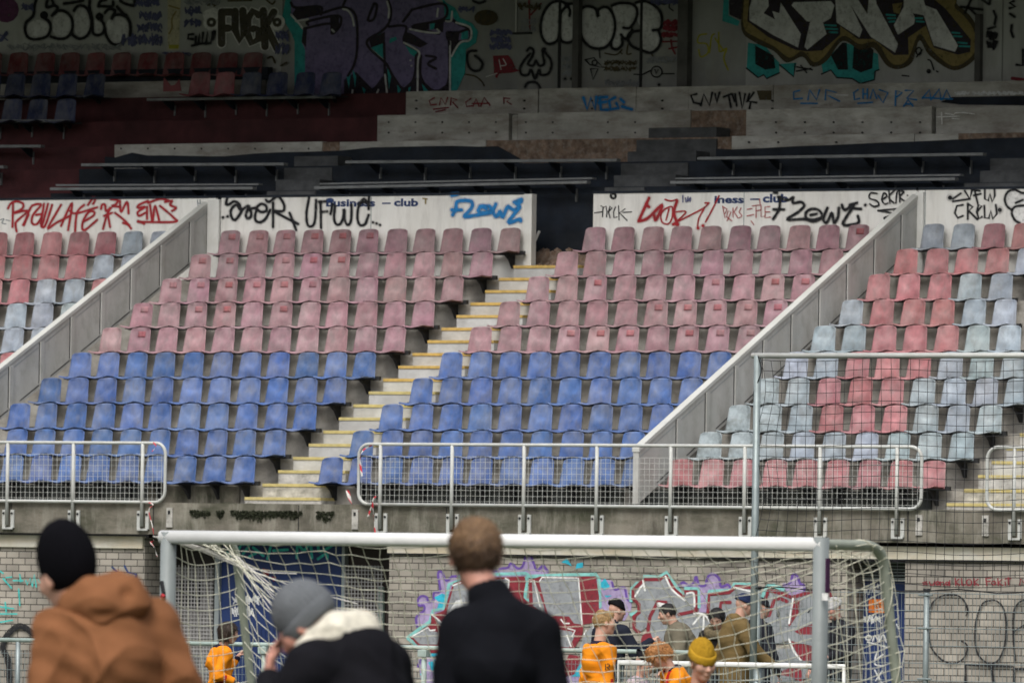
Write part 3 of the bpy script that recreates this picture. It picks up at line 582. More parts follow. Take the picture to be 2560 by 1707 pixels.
# purple piece
A = Art(UPY, bw, (640, 0), 4)
A.fill('graffiti', P_TEAL, [[(300, -30), (260, 180), (350, 330), (385, 420), (385, 940), (520, 940), (520, 420), (480, 290), (420, 220), (350, 150), (355, -30)],
  [(1860, -30), (1900, 30), (1990, 80), (2040, 180), (2160, 235), (2220, 320), (2200, 430), (2100, 500), (2090, 730), (2000, 930), (1900, 950), (1900, 400), (1880, 100)]], .0145, 'teal halo of the purple piece')
A.fill('graffiti', P_PURPLE, [[(345, -40), (350, 150), (400, 210), (520, 190), (520, 260), (470, 290), (455, 420), (490, 500), (490, 720), (520, 945), (1960, 945), (1935, 840), (1940, 560), (1960, 500), (2060, 430), (2140, 400), (2140, 280), (2000, 225), (1955, 140), (1940, 210), (1885, 205), (1880, 40), (1700, -40)]], .0165, 'big purple letters with dark outlines')
A.fill('graffiti', P_TEAL, [[(1150, 480), (1270, 430), (1270, 605)], [(1480, 430), (1620, 510), (1610, 590), (1540, 540)], [(910, 760), (950, 740), (930, 890)], [(970, 700), (1000, 760), (990, 880)], [(1060, 870), (1100, 900), (1080, 945)], [(1310, 650), (1350, 760), (1330, 900)], [(1660, 840), (1720, 910), (1680, 945)], [(1400, 830), (1440, 900), (1410, 945)], [(1740, 230), (1800, 230), (1790, 290), (1740, 300)], [(1550, 390), (1600, 400), (1590, 450), (1545, 430)], [(480, 100), (520, 100), (515, 160), (480, 165)], [(1200, 350), (1250, 340), (1240, 410), (1200, 430)], [(2055, 325), (2120, 310), (2120, 390), (2050, 400)], [(1340, 390), (1400, 370), (1410, 400), (1330, 440)]], .0185)
A.fill('graffiti', P_DARK, [[(405, 80), (640, 70), (650, 150), (560, 170), (400, 205), (365, 140)], [(470, 300), (510, 290), (500, 480), (455, 420)], [(740, 180), (830, 160), (830, 290), (770, 340), (745, 300)], [(1560, 270), (1730, 230), (1730, 300), (1640, 300)], [(1790, 230), (1880, 195), (1870, 330), (1780, 290)], [(1490, 320), (1560, 340), (1720, 440), (1640, 480), (1490, 420)], [(1130, 400), (1290, 320), (1290, 430), (1150, 480)], [(1905, 320), (2040, 310), (2020, 440), (1950, 540), (1930, 420)], [(880, 800), (1000, 720), (1180, 910), (1280, 780), (1310, 660), (1470, 890), (1590, 780), (1640, 780), (1790, 920), (1930, 830), (1935, 945), (880, 945)]], .0175)
A.fill('graffiti', P_TEAL, [[(905, 770), (945, 745), (930, 890)], [(965, 700), (1003, 760), (990, 880)], [(1060, 870), (1100, 900), (1080, 945)], [(1310, 660), (1350, 770), (1330, 900)], [(1660, 840), (1720, 910), (1680, 945)], [(1410, 840), (1450, 900), (1420, 945)], [(1520, 880), (1550, 870), (1530, 940)]], .0195)
A.lines('graffiti', P_DARK, [[(350, 30), (400, 80), (640, 70), (650, 150)], [(520, 250), (530, 215), (820, 160), (840, 260), (760, 340), (740, 240), (480, 290)], [(650, 140), (800, 90), (900, 80), (980, 130), (1010, 250), (1010, 500), (980, 650), (920, 760)], [(1180, 40), (1120, 200), (1180, 190), (1210, 60), (1180, 40)],
  [(1310, -20), (1350, 100), (1330, 230), (1250, 320), (1120, 400), (1130, 480), (1270, 610)], [(1000, 740), (1150, 900), (1270, 780)], [(1560, 100), (1870, 40), (1880, 190), (1560, 270), (1830, 340)], [(1480, 210), (1560, 100), (1470, 220)], [(1330, 270), (1500, 270), (1480, 420), (1620, 510), (1600, 560)],
  [(1270, 610), (1310, 650), (1380, 780), (1480, 890), (1580, 780), (1600, 560)], [(1650, 560), (1650, 780), (1780, 910), (1920, 830), (1930, 420)], [(1930, 420), (1910, 330), (2010, 330), (2130, 300), (2130, 400), (2010, 430), (1960, 540)], [(1880, 210), (1980, 210), (2000, 230), (2130, 290)], [(1280, 430), (1290, 800)], [(900, -10), (870, 60)], [(1700, 560), (1800, 580), (1720, 640), (1800, 690)]], 24, .0205)
A.lines('graffiti', P_LGREY, [[(870, 95), (920, 110), (960, 170), (980, 260)], [(1310, 20), (1330, 100), (1325, 180)], [(1618, 590), (1615, 935)], [(1290, 750), (1310, 940)], [(1960, 120), (1950, 210), (1900, 215)], [(2000, 230), (2140, 280), (2140, 400), (2040, 430), (1955, 565)], [(1545, 605)], [(1555, 660)], [(470, 290), (420, 225), (350, 150)], [(520, 195), (400, 215)], [(1145, 490), (1270, 600)], [(1480, 430), (1625, 515), (1622, 590)], [(1940, 420), (1940, 940)], [(1540, 295), (1700, 325), (1830, 330), (1810, 295)], [(1820, 90), (1810, 170)], [(760, 300), (780, 320)], [(960, 945), (965, 905)], [(1210, 930), (1225, 900)]], 17, .0225)
# bubble letters and tags on the grey wall
A = Art(UPY, bw, (1140, 0), 4)
W1 = [(1110, 50), (1040, 15), (960, 30), (900, 90), (860, 180), (845, 280), (860, 370), (900, 430), (950, 440), (1010, 410), (1035, 330), (1040, 220), (1050, 130), (1090, 80)]
W2 = [(1110, 60), (1150, 40), (1200, 60), (1225, 140), (1225, 300), (1190, 390), (1120, 430), (1050, 405), (1035, 330), (1050, 130)]
UU = [(1245, 100), (1290, 70), (1350, 70), (1400, 100), (1420, 170), (1420, 110), (1470, 75), (1530, 90), (1580, 180), (1590, 290), (1560, 400), (1500, 470), (1420, 490), (1340, 470), (1270, 400), (1240, 300), (1235, 200)]
FF = [(1560, 60), (1640, 35), (1760, 45), (1810, 100), (1800, 190), (1740, 280), (1760, 300), (1740, 360), (1690, 390), (1660, 390), (1660, 450), (1610, 495), (1560, 480), (1550, 430), (1580, 380), (1600, 290), (1590, 180)]
BB = [(1800, 30), (1880, 15), (1970, 50), (2040, 120), (2060, 210), (2040, 290), (2000, 305), (2035, 330), (2050, 400), (2020, 480), (1950, 530), (1870, 510), (1860, 300), (1800, 190)]
A.fill('graffiti', P_LGREY, [W1, W2, UU, FF, BB], .008)
A.lines('graffiti', P_BLACK, [W1+[W1[0]], W2[:-1], [(1110, 50), (1140, 110), (1135, 160)], UU+[UU[0]], FF[:6]+[(1675, 280)], [(1760, 300), (1740, 360), (1690, 390), (1650, 350)], [(1660, 390), (1660, 450), (1610, 495), (1560, 480), (1550, 430)], BB[:6]+[(1970, 305)], [(2030, 320), (2050, 400), (2020, 480), (1950, 530), (1870, 510), (1770, 470), (1720, 400), (1740, 330), (1840, 310)], [(1035, 220)]], 25, .010, 'black outlined bubble letters')
A.lines('graffiti', P_BLACK, [[(710, 510), (740, 480), (775, 510), (760, 570), (720, 640), (770, 660), (800, 610), (830, 660), (880, 640), (870, 560), (865, 500), (890, 490)], [(740, 540), (680, 610), (640, 690), (660, 750), (720, 750), (750, 700), (790, 790), (830, 700), (850, 750), (920, 740), (955, 660), (940, 590), (900, 540), (880, 500)], [(690, 870), (720, 830), (790, 825), (830, 860), (850, 910)], [(200, 510), (130, 520), (110, 580), (130, 670), (180, 710), (240, 700), (265, 640), (230, 590), (190, 560)], [(170, 10), (230, 35), (290, 15)]], 22, .004, 'black double crown tag')
A.lines('graffiti', P_OLIVE, [[(90, 745), (190, 765), (260, 820), (280, 860)], [(1640, 520), (1660, 540)], [(1490, 535), (1600, 550), (1660, 500)], [(1720, 450), (1710, 540), (1750, 540)], [(1960, 550), (2000, 600)]], 14)
A.fill('graffiti', P_CRIM, [[(370, 560), (520, 555), (560, 600), (600, 690), (640, 710), (560, 730), (430, 740), (410, 785), (390, 770), (400, 740), (300, 770), (380, 735)]], .004); A.lines('graffiti', P_LGREY, [[(430, 600), (450, 700)], [(470, 590), (500, 650), (450, 660)], [(300, 770), (410, 735)]], 7, .0065)
A.scrib('graffiti', P_INK, (350, 290, 550, 500), 3, 15, 21, h=70); A.scrib('graffiti', P_CRIM, (2070, 200, 2250, 400), 3, 20, 22, h=60); A.lines('graffiti', P_CRIM, [[(2150, 400), (2160, 480), (2190, 540)], [(2070, 420), (2230, 415)], [(2130, 490), (2240, 470)], [(730, 0), (740, 300)], [(750, 150), (850, 40)]], 16)
A.lines('graffiti', P_BLACK, [[(1290, 600), (1380, 580), (1470, 680), (1340, 650), (1290, 600)], [(1430, 500), (1440, 580)], [(1345, 690), (1420, 690), (1370, 800), (1345, 690)], circ(1385, 630, 25), [(1780, 745), (1860, 750), (1940, 710)], circ(2005, 720, 55), [(1990, 700), (2000, 740), (2020, 700)], [(2060, 740), (2180, 740)], [(2140, 0), (2130, 80), (2170, 110)], [(2000, 20), (2080, 50), (2200, 10)]], 13, .0045, curve=False)
A.lines('graffiti', P_BLACK, [[(1090, 790)], [(1155, 790)], [(2030, 850)]], 26)
A.fill('graffiti', P_OLIVE, [circ(300, 180, 120, 80)], .001)
# right piece
A = Art(UPY-.012, bw, (1720, 0), 2.8)
A.fill('graffiti', P_TEAL, [[(420, 300), (410, 480), (490, 540), (530, 520), (550, 550), (640, 510), (640, 440), (600, 400), (540, 320)], [(640, 450), (740, 540), (760, 440)], [(930, 430), (945, 515), (1000, 490), (1040, 540), (1150, 550), (1205, 585), (1300, 560), (1310, 500), (1338, 490), (1330, 380), (1100, 300), (1000, 380)]], .003)
A.fill('graffiti', P_BLACK, [[(470, 320), (470, 450), (540, 490), (612, 480), (600, 390)], [(1000, 390), (1050, 490), (1120, 490), (1112, 300), (1080, 300)], [(1160, 330), (1150, 480), (1210, 510), (1290, 480), (1300, 350), (1260, 320)]], .005)
A.lines('graffiti', P_BLACK, [[(410, 480), (490, 545), (530, 525), (550, 552), (640, 512)], [(640, 455), (740, 540), (750, 450)], [(935, 520), (1000, 492), (1040, 545), (1150, 552), (1205, 588), (1305, 560), (1310, 500), (1338, 490)]], 10, .006, curve=False)
A.fill('graffiti', P_OLIVE, [[(385, -30), (375, 210), (470, 300), (600, 360), (690, 440), (800, 400), (870, 470), (970, 430), (1080, 290), (1200, 350), (1300, 340), (1390, 460), (1480, 485), (1570, 435), (1620, 285), (1690, 390), (1860, 495), (2010, 415), (2045, 280), (1995, 140), (1890, 40), (1720, -30)]], .008, curve=True)
A.fill('graffiti', P_OCHRE, [[(395, -30), (390, 190), (480, 265), (600, 325), (710, 405), (800, 360), (880, 435), (950, 400), (1080, 255), (1200, 310), (1320, 300), (1410, 430), (1480, 455), (1545, 405), (1620, 240), (1710, 355), (1860, 465), (1990, 390), (2020, 280), (1970, 160), (1870, 60), (1730, -30)]], .010, 'ochre cloud around the white letters', curve=True)
A.fill('graffiti', P_DARK, [[(430, -30), (415, 150), (560, 260), (750, 350), (830, 362), (940, 355), (1065, 245), (1065, 185), (1190, 275), (1300, 275), (1440, 388), (1545, 385), (1540, 265), (1665, 180), (1720, 335), (1890, 385), (1975, 365), (1980, 280), (1800, 60), (1690, -30)]], .012)
A.fill('graffiti', P_LGREY, [[(455, -30), (430, 60), (430, 145), (600, 250), (770, 335), (790, 240), (650, 20), (640, 95), (590, 80), (610, 140), (530, 95), (565, 45), (560, -30)], [(725, 40), (830, 150), (855, 155), (815, 330), (835, 350), (970, 240), (945, 160), (1000, 130), (1025, 40), (1000, 10), (740, 18)],
  [(1030, -30), (1040, 160), (1200, 265), (1220, 210), (1140, 40), (1280, 260), (1450, 370), (1470, 310), (1320, 30), (1310, -30), (1270, -30), (1255, 100), (1170, -30)], [(1510, -30), (1510, 50), (1440, 180), (1470, 245), (1582, 170), (1590, 130), (1575, 95), (1650, 110), (1720, 320), (1870, 365), (1890, 320), (1740, 70), (1660, 40), (1640, -30)]], .0145, 'pale grey block letters')
A.lines('graffiti', P_TEAL, [[(960, 178), (1035, 182)], [(965, 203), (1045, 207)], [(990, 228), (1045, 230)], [(1390, 105), (1450, 110)], [(1400, 130), (1450, 130)], [(1410, 155), (1445, 152)], [(1590, 130), (1640, 130)], [(1600, 152), (1650, 155)], [(1850, 230), (1900, 235)], [(1860, 255), (1915, 258)], [(1890, 300), (1950, 305)], [(1900, 325), (1970, 328)]], 11, .0165, curve=False)
A.fill('graffiti', P_OCHRE, [[(1430, 30), (1500, 20), (1480, 100), (1440, 90)]], .0165)
A.lines('graffiti', P_BLACK, [circ(1615, 360, 18, 25), [(1640, 350), (1600, 400)], [(760, 470), (870, 490)], [(760, 500), (860, 480)], [(790, 460), (830, 510)], [(1500, 530), (1545, 535)], [(1680, 420), (1700, 430), (1720, 490)], [(1740, 500), (1750, 505)]], 10, .004); A.lines('graffiti', P_BLACK, [[(1685, 500)]], 30, .0045)
A.lines('graffiti', P_BLACK, [[(1910, 50), (2060, 70)], [(1990, -20), (1940, 90)], [(1960, 50), (2030, 120)], [(2140, 80), (2155, 120), (2145, 170)], [(2100, 205), (2150, 190)], [(2060, 0), (2100, 30)], [(2110, 30), (2115, -10)], [(2280, 10), (2250, 20), (2290, 50), (2250, 60)], [(2255, 100), (2285, 120)], [(2265, 180), (2260, 220), (2275, 260)], [(2300, 455), (2345, 460), (2345, 350)]], 15, .004, curve=False); A.scrib('graffiti', P_BLACK, (2095, 220, 2160, 350), 2, 13, 31, h=65)
A.lines('graffiti', P_CRIM, [[(2270, 550), (2350, 560)]], 22, .004)
A = Art(UPY, bw, (1720, 0), 2.8)
A.fill('graffiti', P_TEAL, [[(250, -30), (240, 150), (350, 185), (362, 150), (285, 110), (285, -30)]], .004); A.fill('graffiti', P_DARK, [[(286, -30), (290, 105), (365, 140), (385, 130), (390, -30)]], .006)
A.lines('graffiti', P_YEL, [[(130, 240), (80, 250), (70, 300), (130, 310), (140, 370), (90, 400), (75, 350)], [(150, 370), (165, 260), (185, 240)], [(190, 270), (230, 330), (250, 360)], [(215, 230), (220, 360), (270, 340), (250, 410), (280, 490)]], 11, .004, 'thin yellow tag')
# further layered tags on the rear wall
A = Art(UPY, bw, (1140, 0), 4); A.cur = .026
for b, n, h_, sd, mt_, w_ in (((20, 60, 180, 130), 3, 70, 61, P_INK, 10), ((600, 20, 830, 110), 4, 90, 62, P_OLIVE, 9), ((640, 180, 800, 330), 3, 75, 63, P_STEEL, 9), ((1060, 560, 1220, 760), 3, 70, 64, P_STEEL, 9), ((1480, 600, 1800, 720), 5, 60, 65, P_OLIVE, 8), ((1900, 560, 2240, 640), 5, 80, 66, P_STEEL, 9), ((1500, 780, 1820, 880), 5, 100, 67, P_STEEL, 8), ((1960, -20, 2250, 60), 4, 80, 68, P_INK, 13)): A.scrib('graffiti', mt_, b, n, w_, sd, h=h_)
A = Art(UPY-.012, bw, (0, 0), 4); A.cur = .03
for b, n, h_, sd, mt_, w_ in (((1620, 520, 1900, 560), 3, 40, 71, P_INK, 9), ((60, 430, 1200, 520), 12, 90, 72, P_STEEL, 7), ((2080, 0, 2160, 80), 2, 80, 73, P_OLIVE, 9), ((1850, -10, 2200, 60), 4, 70, 74, P_STEEL, 10)): A.scrib('graffiti', mt_, b, n, w_, sd, h=h_)
# tags on the stripped concrete risers
A = Art(UY[4], upt, (1720, 150), 2.8)
A.lines('graffiti', P_BLACK, [[(60, 240), (20, 250), (40, 300), (90, 310)], [(90, 320), (110, 240), (150, 320), (170, 230)], [(190, 240), (200, 300), (220, 230)], [(250, 260), (300, 240)], [(285, 250), (300, 330)], [(330, 240), (340, 320)], [(360, 230), (380, 340), (400, 240)], [(430, 240), (410, 300), (440, 290), (430, 340)], [(460, 230), (420, 290), (480, 300)], [(310, 240), (325, 290)]], 13, .006, curve=False)
A.lines('graffiti', P_BLUE, [[(780, 215), (740, 225), (740, 275), (800, 270)], [(840, 280), (850, 210), (900, 280), (920, 210)], [(960, 280), (965, 210), (1040, 230), (980, 250), (1060, 290)], [(790, 305), (905, 305)], [(1190, 210), (1160, 230), (1165, 280), (1200, 270)], [(1225, 205), (1225, 270)], [(1255, 205), (1255, 270)], [(1225, 240), (1255, 240)], [(1275, 270), (1295, 205), (1320, 270)], [(1340, 210), (1400, 230), (1365, 300), (1330, 250)], [(1190, 305), (1290, 298)], [(1450, 320), (1455, 215), (1500, 230), (1460, 260)], [(1520, 215), (1580, 215), (1530, 270), (1600, 280)], [(1510, 325), (1540, 280), (1575, 325)], [(1520, 310), (1570, 310)], [(1640, 270), (1690, 210), (1700, 275)], [(1700, 280), (1760, 205), (1770, 280)], [(1780, 280), (1810, 210), (1840, 275)], [(1640, 265), (1850, 275)]], 10, .006, 'blue marker tags', curve=False)
A.scrib('graffiti', P_LGREY, (1870, 218, 2340, 250), 14, 7, 33); A.lines('graffiti', P_LGREY, [[(1040, 246), (1120, 248)]], 7)
A.fill('graffiti', P_OLIVE, [[(480, 215), (585, 215), (585, 282), (500, 282)]], .005)
A.at((850, 0), 2.735)
A.lines('graffiti', P_CRIM, [[(645, 670), (610, 690), (620, 720), (660, 715)], [(680, 718), (690, 670), (720, 715), (735, 668)], [(755, 720), (760, 670), (800, 685), (770, 700), (805, 738)], [(640, 748), (740, 737)], [(655, 766), (720, 752)], [(895, 675), (860, 700), (865, 730), (905, 725)], [(910, 728), (930, 678), (950, 728)], [(962, 728), (985, 668), (1025, 722)], [(905, 710), (1020, 708)], [(1120, 670), (1120, 710)], [(1120, 672), (1165, 675), (1140, 695), (1170, 715)]], 9, .006, 'red marker tags', curve=False)
A.lines('graffiti', P_BLUE, [[(1665, 670), (1690, 750), (1715, 670), (1745, 750), (1752, 665)], [(1775, 670), (1785, 752), (1830, 752)], [(1770, 705), (1820, 697)], [(1775, 668), (1825, 665)], [(1880, 668), (1840, 690), (1850, 750), (1905, 740), (1890, 708)], [(1920, 680), (1940, 700)], [(1930, 730), (1995, 750)]], 19, .02, 'bold blue tag', curve=False)
A = Art(UY[3]-.02, upt, (1720, 150), 2.8); A.lines('graffiti', P_WHITE, [[(1775, 370), (1778, 450)], [(1740, 400), (1900, 395)], [(1800, 375), (1860, 385), (1870, 372), (1930, 370), (2005, 380)], [(1850, 410), (1900, 415)]], 6, .012, curve=False)
# ---- white boards
def BA(k, org, sc): return Art(BANY, BOARDS[k], org, sc)
A = BA(0, (0, 480), 4)
A.lines('graffiti', P_RED, [[(130, 110), (125, 350)], [(80, 165), (110, 115), (170, 95), (230, 120), (220, 170), (140, 210)], [(150, 210), (240, 190), (270, 200), (170, 290), (155, 330), (165, 395)], [(240, 330), (300, 170), (340, 130), (410, 130), (330, 230), (320, 310), (370, 320), (420, 230), (360, 230)], [(440, 120), (410, 320), (440, 350), (470, 290), (520, 130)], [(610, 130), (480, 360), (560, 310), (700, 240)], [(610, 340), (720, 110), (680, 380)], [(840, 130), (770, 210), (750, 395)], [(700, 190), (760, 215), (970, 155)], [(880, 130), (930, 62), (950, 80), (930, 120)], [(830, 300), (930, 240), (940, 200), (890, 200), (840, 270), (820, 350), (850, 380), (970, 280)],
  [(1010, 170), (1020, 130), (1050, 130), (1060, 190), (1110, 160)], [(1100, 160), (1060, 260), (1030, 370)], [(1040, 240), (1120, 210)], [(1080, 230), (1100, 350)], [(1110, 75), (1180, 85), (1150, 130), (1120, 140), (1200, 150)], [(1200, 90), (1210, 200), (1270, 100), (1285, 215)], [(1150, 210), (1250, 290), (1310, 365)], [(1230, 310), (1290, 330)], [(1480, 90), (1390, 130), (1380, 160), (1450, 150), (1380, 200), (1390, 240), (1450, 210)], [(1470, 150), (1470, 270)], [(1480, 110), (1600, 70), (1680, 85)], [(1500, 130), (1520, 290)], [(1530, 280), (1550, 140), (1590, 280)], [(1600, 140), (1740, 260), (1740, 300), (1380, 300)], [(1650, 100), (1720, 90), (1700, 130), (1760, 160), (1720, 190)], [(1380, 290), (1440, 320)], [(420, 340), (480, 120)], [(230, 330), (285, 230)]], 19, .004, 'red REGULATE tag and smaller red tags')
A.lines('graffiti', P_STEEL, [[(0, 280), (40, 270), (20, 310), (60, 320)], [(60, 280), (100, 290)]], 9); A.lines('graffiti', P_STEEL, [[(1975, 80), (1980, 150)], [(2000, 80), (2005, 150)], [(1975, 110), (2005, 120)]], 10)
A = BA(1, (540, 480), 4)
A.lines('graffiti', P_BLACK, [[(110, 70), (100, 120), (130, 125), (180, 95), (230, 120), (245, 180), (200, 130), (150, 180), (155, 250), (190, 280), (240, 220), (270, 170), (330, 140), (300, 220), (310, 260), (345, 250), (350, 200), (330, 170), (400, 160)], [(400, 160), (450, 120), (500, 140), (500, 190), (450, 200), (410, 180), (390, 240), (400, 290), (450, 300), (500, 260), (540, 180)], [(570, 110), (570, 350)], [(500, 80), (530, 100), (600, 50), (640, 60), (680, 130), (670, 190), (590, 190)], [(590, 200), (700, 260), (820, 320)], [(735, 210), (760, 270), (800, 380)], [(20, 250)], [(70, 255)], [(115, 245)]], 23, .006, 'black SooR tag')
A.lines('graffiti', P_BLACK, [[(930, 60), (905, 200), (910, 310), (940, 345), (980, 320), (995, 220), (1000, 80)], [(1045, 100), (1050, 360)], [(1030, 100), (1150, 90)], [(1050, 200), (1110, 195)], [(1165, 120), (1145, 220)], [(1190, 140), (1180, 260), (1200, 320), (1240, 320), (1270, 260), (1280, 170), (1290, 290), (1320, 330), (1350, 280), (1355, 130)], [(1530, 40), (1525, 170)], [(1500, 100), (1450, 110), (1420, 170), (1415, 270), (1440, 330), (1490, 320), (1525, 230)], [(1570, 305)], [(1605, 315)], [(1640, 330)], [(1430, 120), (1480, 70), (1520, 120)]], 22, .0065, 'black UFWC tag'); A.fill('graffiti', P_NAVY, [circ(1140, 85, 40, 25)], .0075)
text_mesh('business', 540+1100/4, 540+1592/4, 480+143/4, 480+72/4, BANY, .003, BOARDS[1], P_NAVY); text_mesh('– club', 540+1660/4, 540+2022/4, 480+140/4, 480+68/4, BANY, .003, BOARDS[1], P_NAVY)
A.lines('graffiti', P_OCHRE, [[(2070, 65), (2110, 70)], [(2095, 70), (2095, 115)]], 14)
A.at((850, 450), 2.735)
A.lines('graffiti', P_BLUE, [[(850, 140), (800, 150), (790, 200), (770, 240)], [(765, 205), (830, 205)], [(765, 105), (800, 100)], [(860, 140), (900, 150), (900, 190), (850, 250), (930, 240), (1030, 225)], [(960, 180), (1020, 180), (1030, 210), (980, 225), (945, 212), (965, 182), (1000, 195)], [(1065, 165), (1047, 220), (1070, 250), (1095, 215), (1110, 255), (1140, 190)], [(1150, 180), (1190, 205), (1232, 180), (1150, 290), (1225, 268), (1235, 280)], [(1190, 152), (1240, 132)], [(1205, 165), (1240, 148)]], 21, .004, 'blue FLOWZ tag')
A = BA(2, (1480, 470), 4)
A.lines('graffiti', P_BLACK, [[(25, 250), (100, 240)], [(90, 180), (110, 190), (105, 290)], [(110, 200), (140, 180), (150, 240), (145, 290)], [(165, 240), (200, 200), (180, 180), (165, 240), (180, 300)], [(235, 190), (215, 240), (220, 300), (250, 290)], [(265, 180), (270, 320)], [(330, 210), (275, 250), (350, 325)], [(310, 245), (395, 240)]], 11, .004, 'thin black NECK tag', curve=False); A.lines('graffiti', P_BLACK, [circ(212, 80, 24)], 22)
A.lines('graffiti', P_RED, [[(570, 100), (480, 300), (470, 330), (560, 300), (700, 170), (640, 320), (620, 270)], [(545, 170), (570, 190)], [(850, 130), (820, 250), (860, 370)], [(845, 365)], [(810, 365), (850, 350)]], 26, .004); A.lines('graffiti', P_RED, [[(730, 210), (800, 190), (800, 300), (760, 360), (700, 340), (690, 260), (730, 210)], [(770, 210), (740, 320)], [(730, 115), (790, 130), (850, 115)], [(840, 240), (940, 240), (830, 350)], [(870, 330), (1100, 210), (1170, 150)], [(1130, 190), (1070, 300), (1055, 380)], [(1270, 80), (1200, 220), (1135, 340)], [(1130, 150), (1170, 150)]], 15, .005, 'red slashes'); A.lines('graffiti', P_RED, [[(1060, 400)], [(1110, 378)]], 28, .0055)
text_mesh('iness', 1480+1222/4, 1480+1518/4, 470+150/4, 470+78/4, BANY, .003, BOARDS[2], P_NAVY); text_mesh('– club', 1480+1580/4, 1480+1962/4, 470+142/4, 470+62/4, BANY, .003, BOARDS[2], P_NAVY)
A.lines('graffiti', P_INK, [[(908, 75), (908, 140)], [(935, 100), (940, 140)], [(960, 90), (955, 135), (985, 95), (980, 135)]], 12)
A.lines('graffiti', P_RED, [[(1305, 180), (1330, 300)], [(1310, 190), (1350, 210), (1330, 260)], [(1350, 330), (1390, 240), (1360, 230), (1345, 290), (1400, 330)], [(1410, 200), (1410, 290)], [(1450, 190), (1420, 240), (1460, 300)], [(1490, 200), (1470, 240), (1500, 280), (1470, 300)], [(1550, 215), (1600, 205)], [(1550, 280), (1620, 265)], [(1640, 170), (1640, 300)], [(1600, 180), (1690, 170)], [(1640, 230), (1690, 220)], [(1690, 180), (1690, 290), (1730, 280)], [(1780, 185), (1730, 190), (1730, 300), (1785, 290)], [(1730, 240), (1780, 240)], [(1590, 330), (1620, 370)], [(1675, 110), (1680, 160)]], 8, .004, curve=False)
A.lines('graffiti', P_BLACK, [[(1880, 90), (1870, 210), (1810, 310)], [(1815, 215), (1920, 215)], [(1860, 90), (1950, 120), (2010, 95)], [(2010, 100), (2010, 150), (2090, 140), (2120, 180), (2060, 240), (1950, 315), (2110, 310), (2200, 325)], circ(2215, 270, 82, 62, 200, 560), [(2185, 270), (2245, 258)], [(1820, 45), (1850, 48)]], 22, .006, 'black FLOWZ tag')
A.at((1972, 460), 4); A.lines('graffiti', P_BLACK, [[(385, 240), (345, 350), (380, 385), (430, 290), (450, 385), (490, 330), (500, 240)], [(530, 210), (560, 260), (650, 210), (540, 400), (690, 390), (690, 320)], [(610, 210), (680, 190)], [(630, 240), (720, 250)], [(765, 210)], [(160, 350), (240, 360), (310, 340)]], 24, .0065)
A.lines('graffiti', P_BLACK, [[(880, 95), (820, 90), (805, 140), (880, 170), (900, 210), (850, 225), (810, 200)], [(930, 160), (980, 120), (950, 90), (930, 160), (960, 200), (990, 190)], [(1000, 70), (1010, 190)], [(1060, 60), (1000, 130), (1050, 190)], [(1070, 190), (1080, 90), (1100, 60)], [(1105, 70), (1110, 180)], [(1105, 70), (1150, 80), (1110, 130), (1185, 190)], [(1187, 115)], [(890, 265), (1115, 245)], [(890, 265), (1050, 300), (950, 340), (1000, 365)]], 15, .005, 'black SENR tag')
A = BA(3, (1972, 460), 4)
A.lines('graffiti', P_BLACK, [[(1610, 140), (1640, 150), (1720, 95)], [(1640, 175), (1810, 150)], [(1760, 70), (1810, 150), (1830, 70)], [(1830, 60), (1910, 70)], [(1850, 115), (1920, 100)], [(1860, 70), (1890, 200)], [(1960, 60), (1960, 150), (1995, 170), (2010, 100), (2035, 180), (2060, 120), (2055, 40)], [(1740, 210), (1680, 220), (1660, 290), (1690, 340), (1740, 320)], [(1790, 200), (1790, 350)], [(1790, 200), (1840, 230), (1800, 270), (1885, 355)], [(1890, 270), (1930, 220), (1895, 210), (1880, 280), (1900, 350), (1930, 330)], [(1955, 220), (1960, 340), (2000, 345), (2020, 270), (2040, 350), (2080, 300), (2070, 210)]], 17, .004, 'black UFW CREW tag', curve=False); A.lines('graffiti', P_BLACK, [[(1612, 138)], [(2110, 260)]], 38, .0046)
A.fill('graffiti', P_WHITE, [[(2370, 90), (2260, 65), (2190, 90), (2165, 150), (2190, 220), (2235, 265), (2235, 300), (2270, 360), (2320, 395), (2400, 395)]], .002); A.lines('graffiti', P_BLACK, [[(2400, 95), (2330, 90), (2260, 60), (2190, 80), (2160, 150), (2180, 220), (2230, 260)], [(2270, 190), (2340, 160)], [(2360, 215), (2260, 230), (2230, 290), (2260, 360), (2310, 390)]], 20, .005)
# ================================================================== LOWER WALL, RAILINGS, GOAL, FENCES
brick = brick_mat('grey_brick', (.40, .37, .32), (.30, .28, .245), (.07, .066, .058)); brick_d = brick_mat('side_brick', (.34, .325, .30), (.28, .27, .25), (.075, .07, .062))
fascia_m = mat('cream_fascia', (.66, .64, .56), .7, .08, 2, .1, 20, stain=(.50, .33, .10), sfac=.55, sscale=(.9, .9, 3), stain2=(.50, .48, .36), s2fac=.5, s2scale=(3, 3, 1))
bluepan = mat('blue_panel', (.015, .035, .13), .55, .2, 2, .1, 20, stain=(.03, .05, .12), sfac=.5); grille_m = mat('grille_steel', (.33, .33, .33), .55, .15, 6, .1, 30)
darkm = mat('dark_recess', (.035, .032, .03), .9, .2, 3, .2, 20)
YB = -1.10; YREC = -.55
X = lambda px, Y=YB: atY(px, 1500, Y)[0]
lw = empty('brick_wall', (0, YB, 0), label='grey brick ground floor wall under the terrace with large red and violet graffiti', cat='wall'); LT = Matrix.Translation((0, -YB, 0))
def lpart(m, name, mt, **k): o = m.build(name, mt, lw, **k); o.data.transform(LT); return o
lpart(MB().box(XL, X(360), YB, YREC+.3, -.05, 2.40), 'pier', brick)
lpart(MB().box(X(972), X(2117), YB, YREC+.3, -.05, 2.40), 'pier', brick)
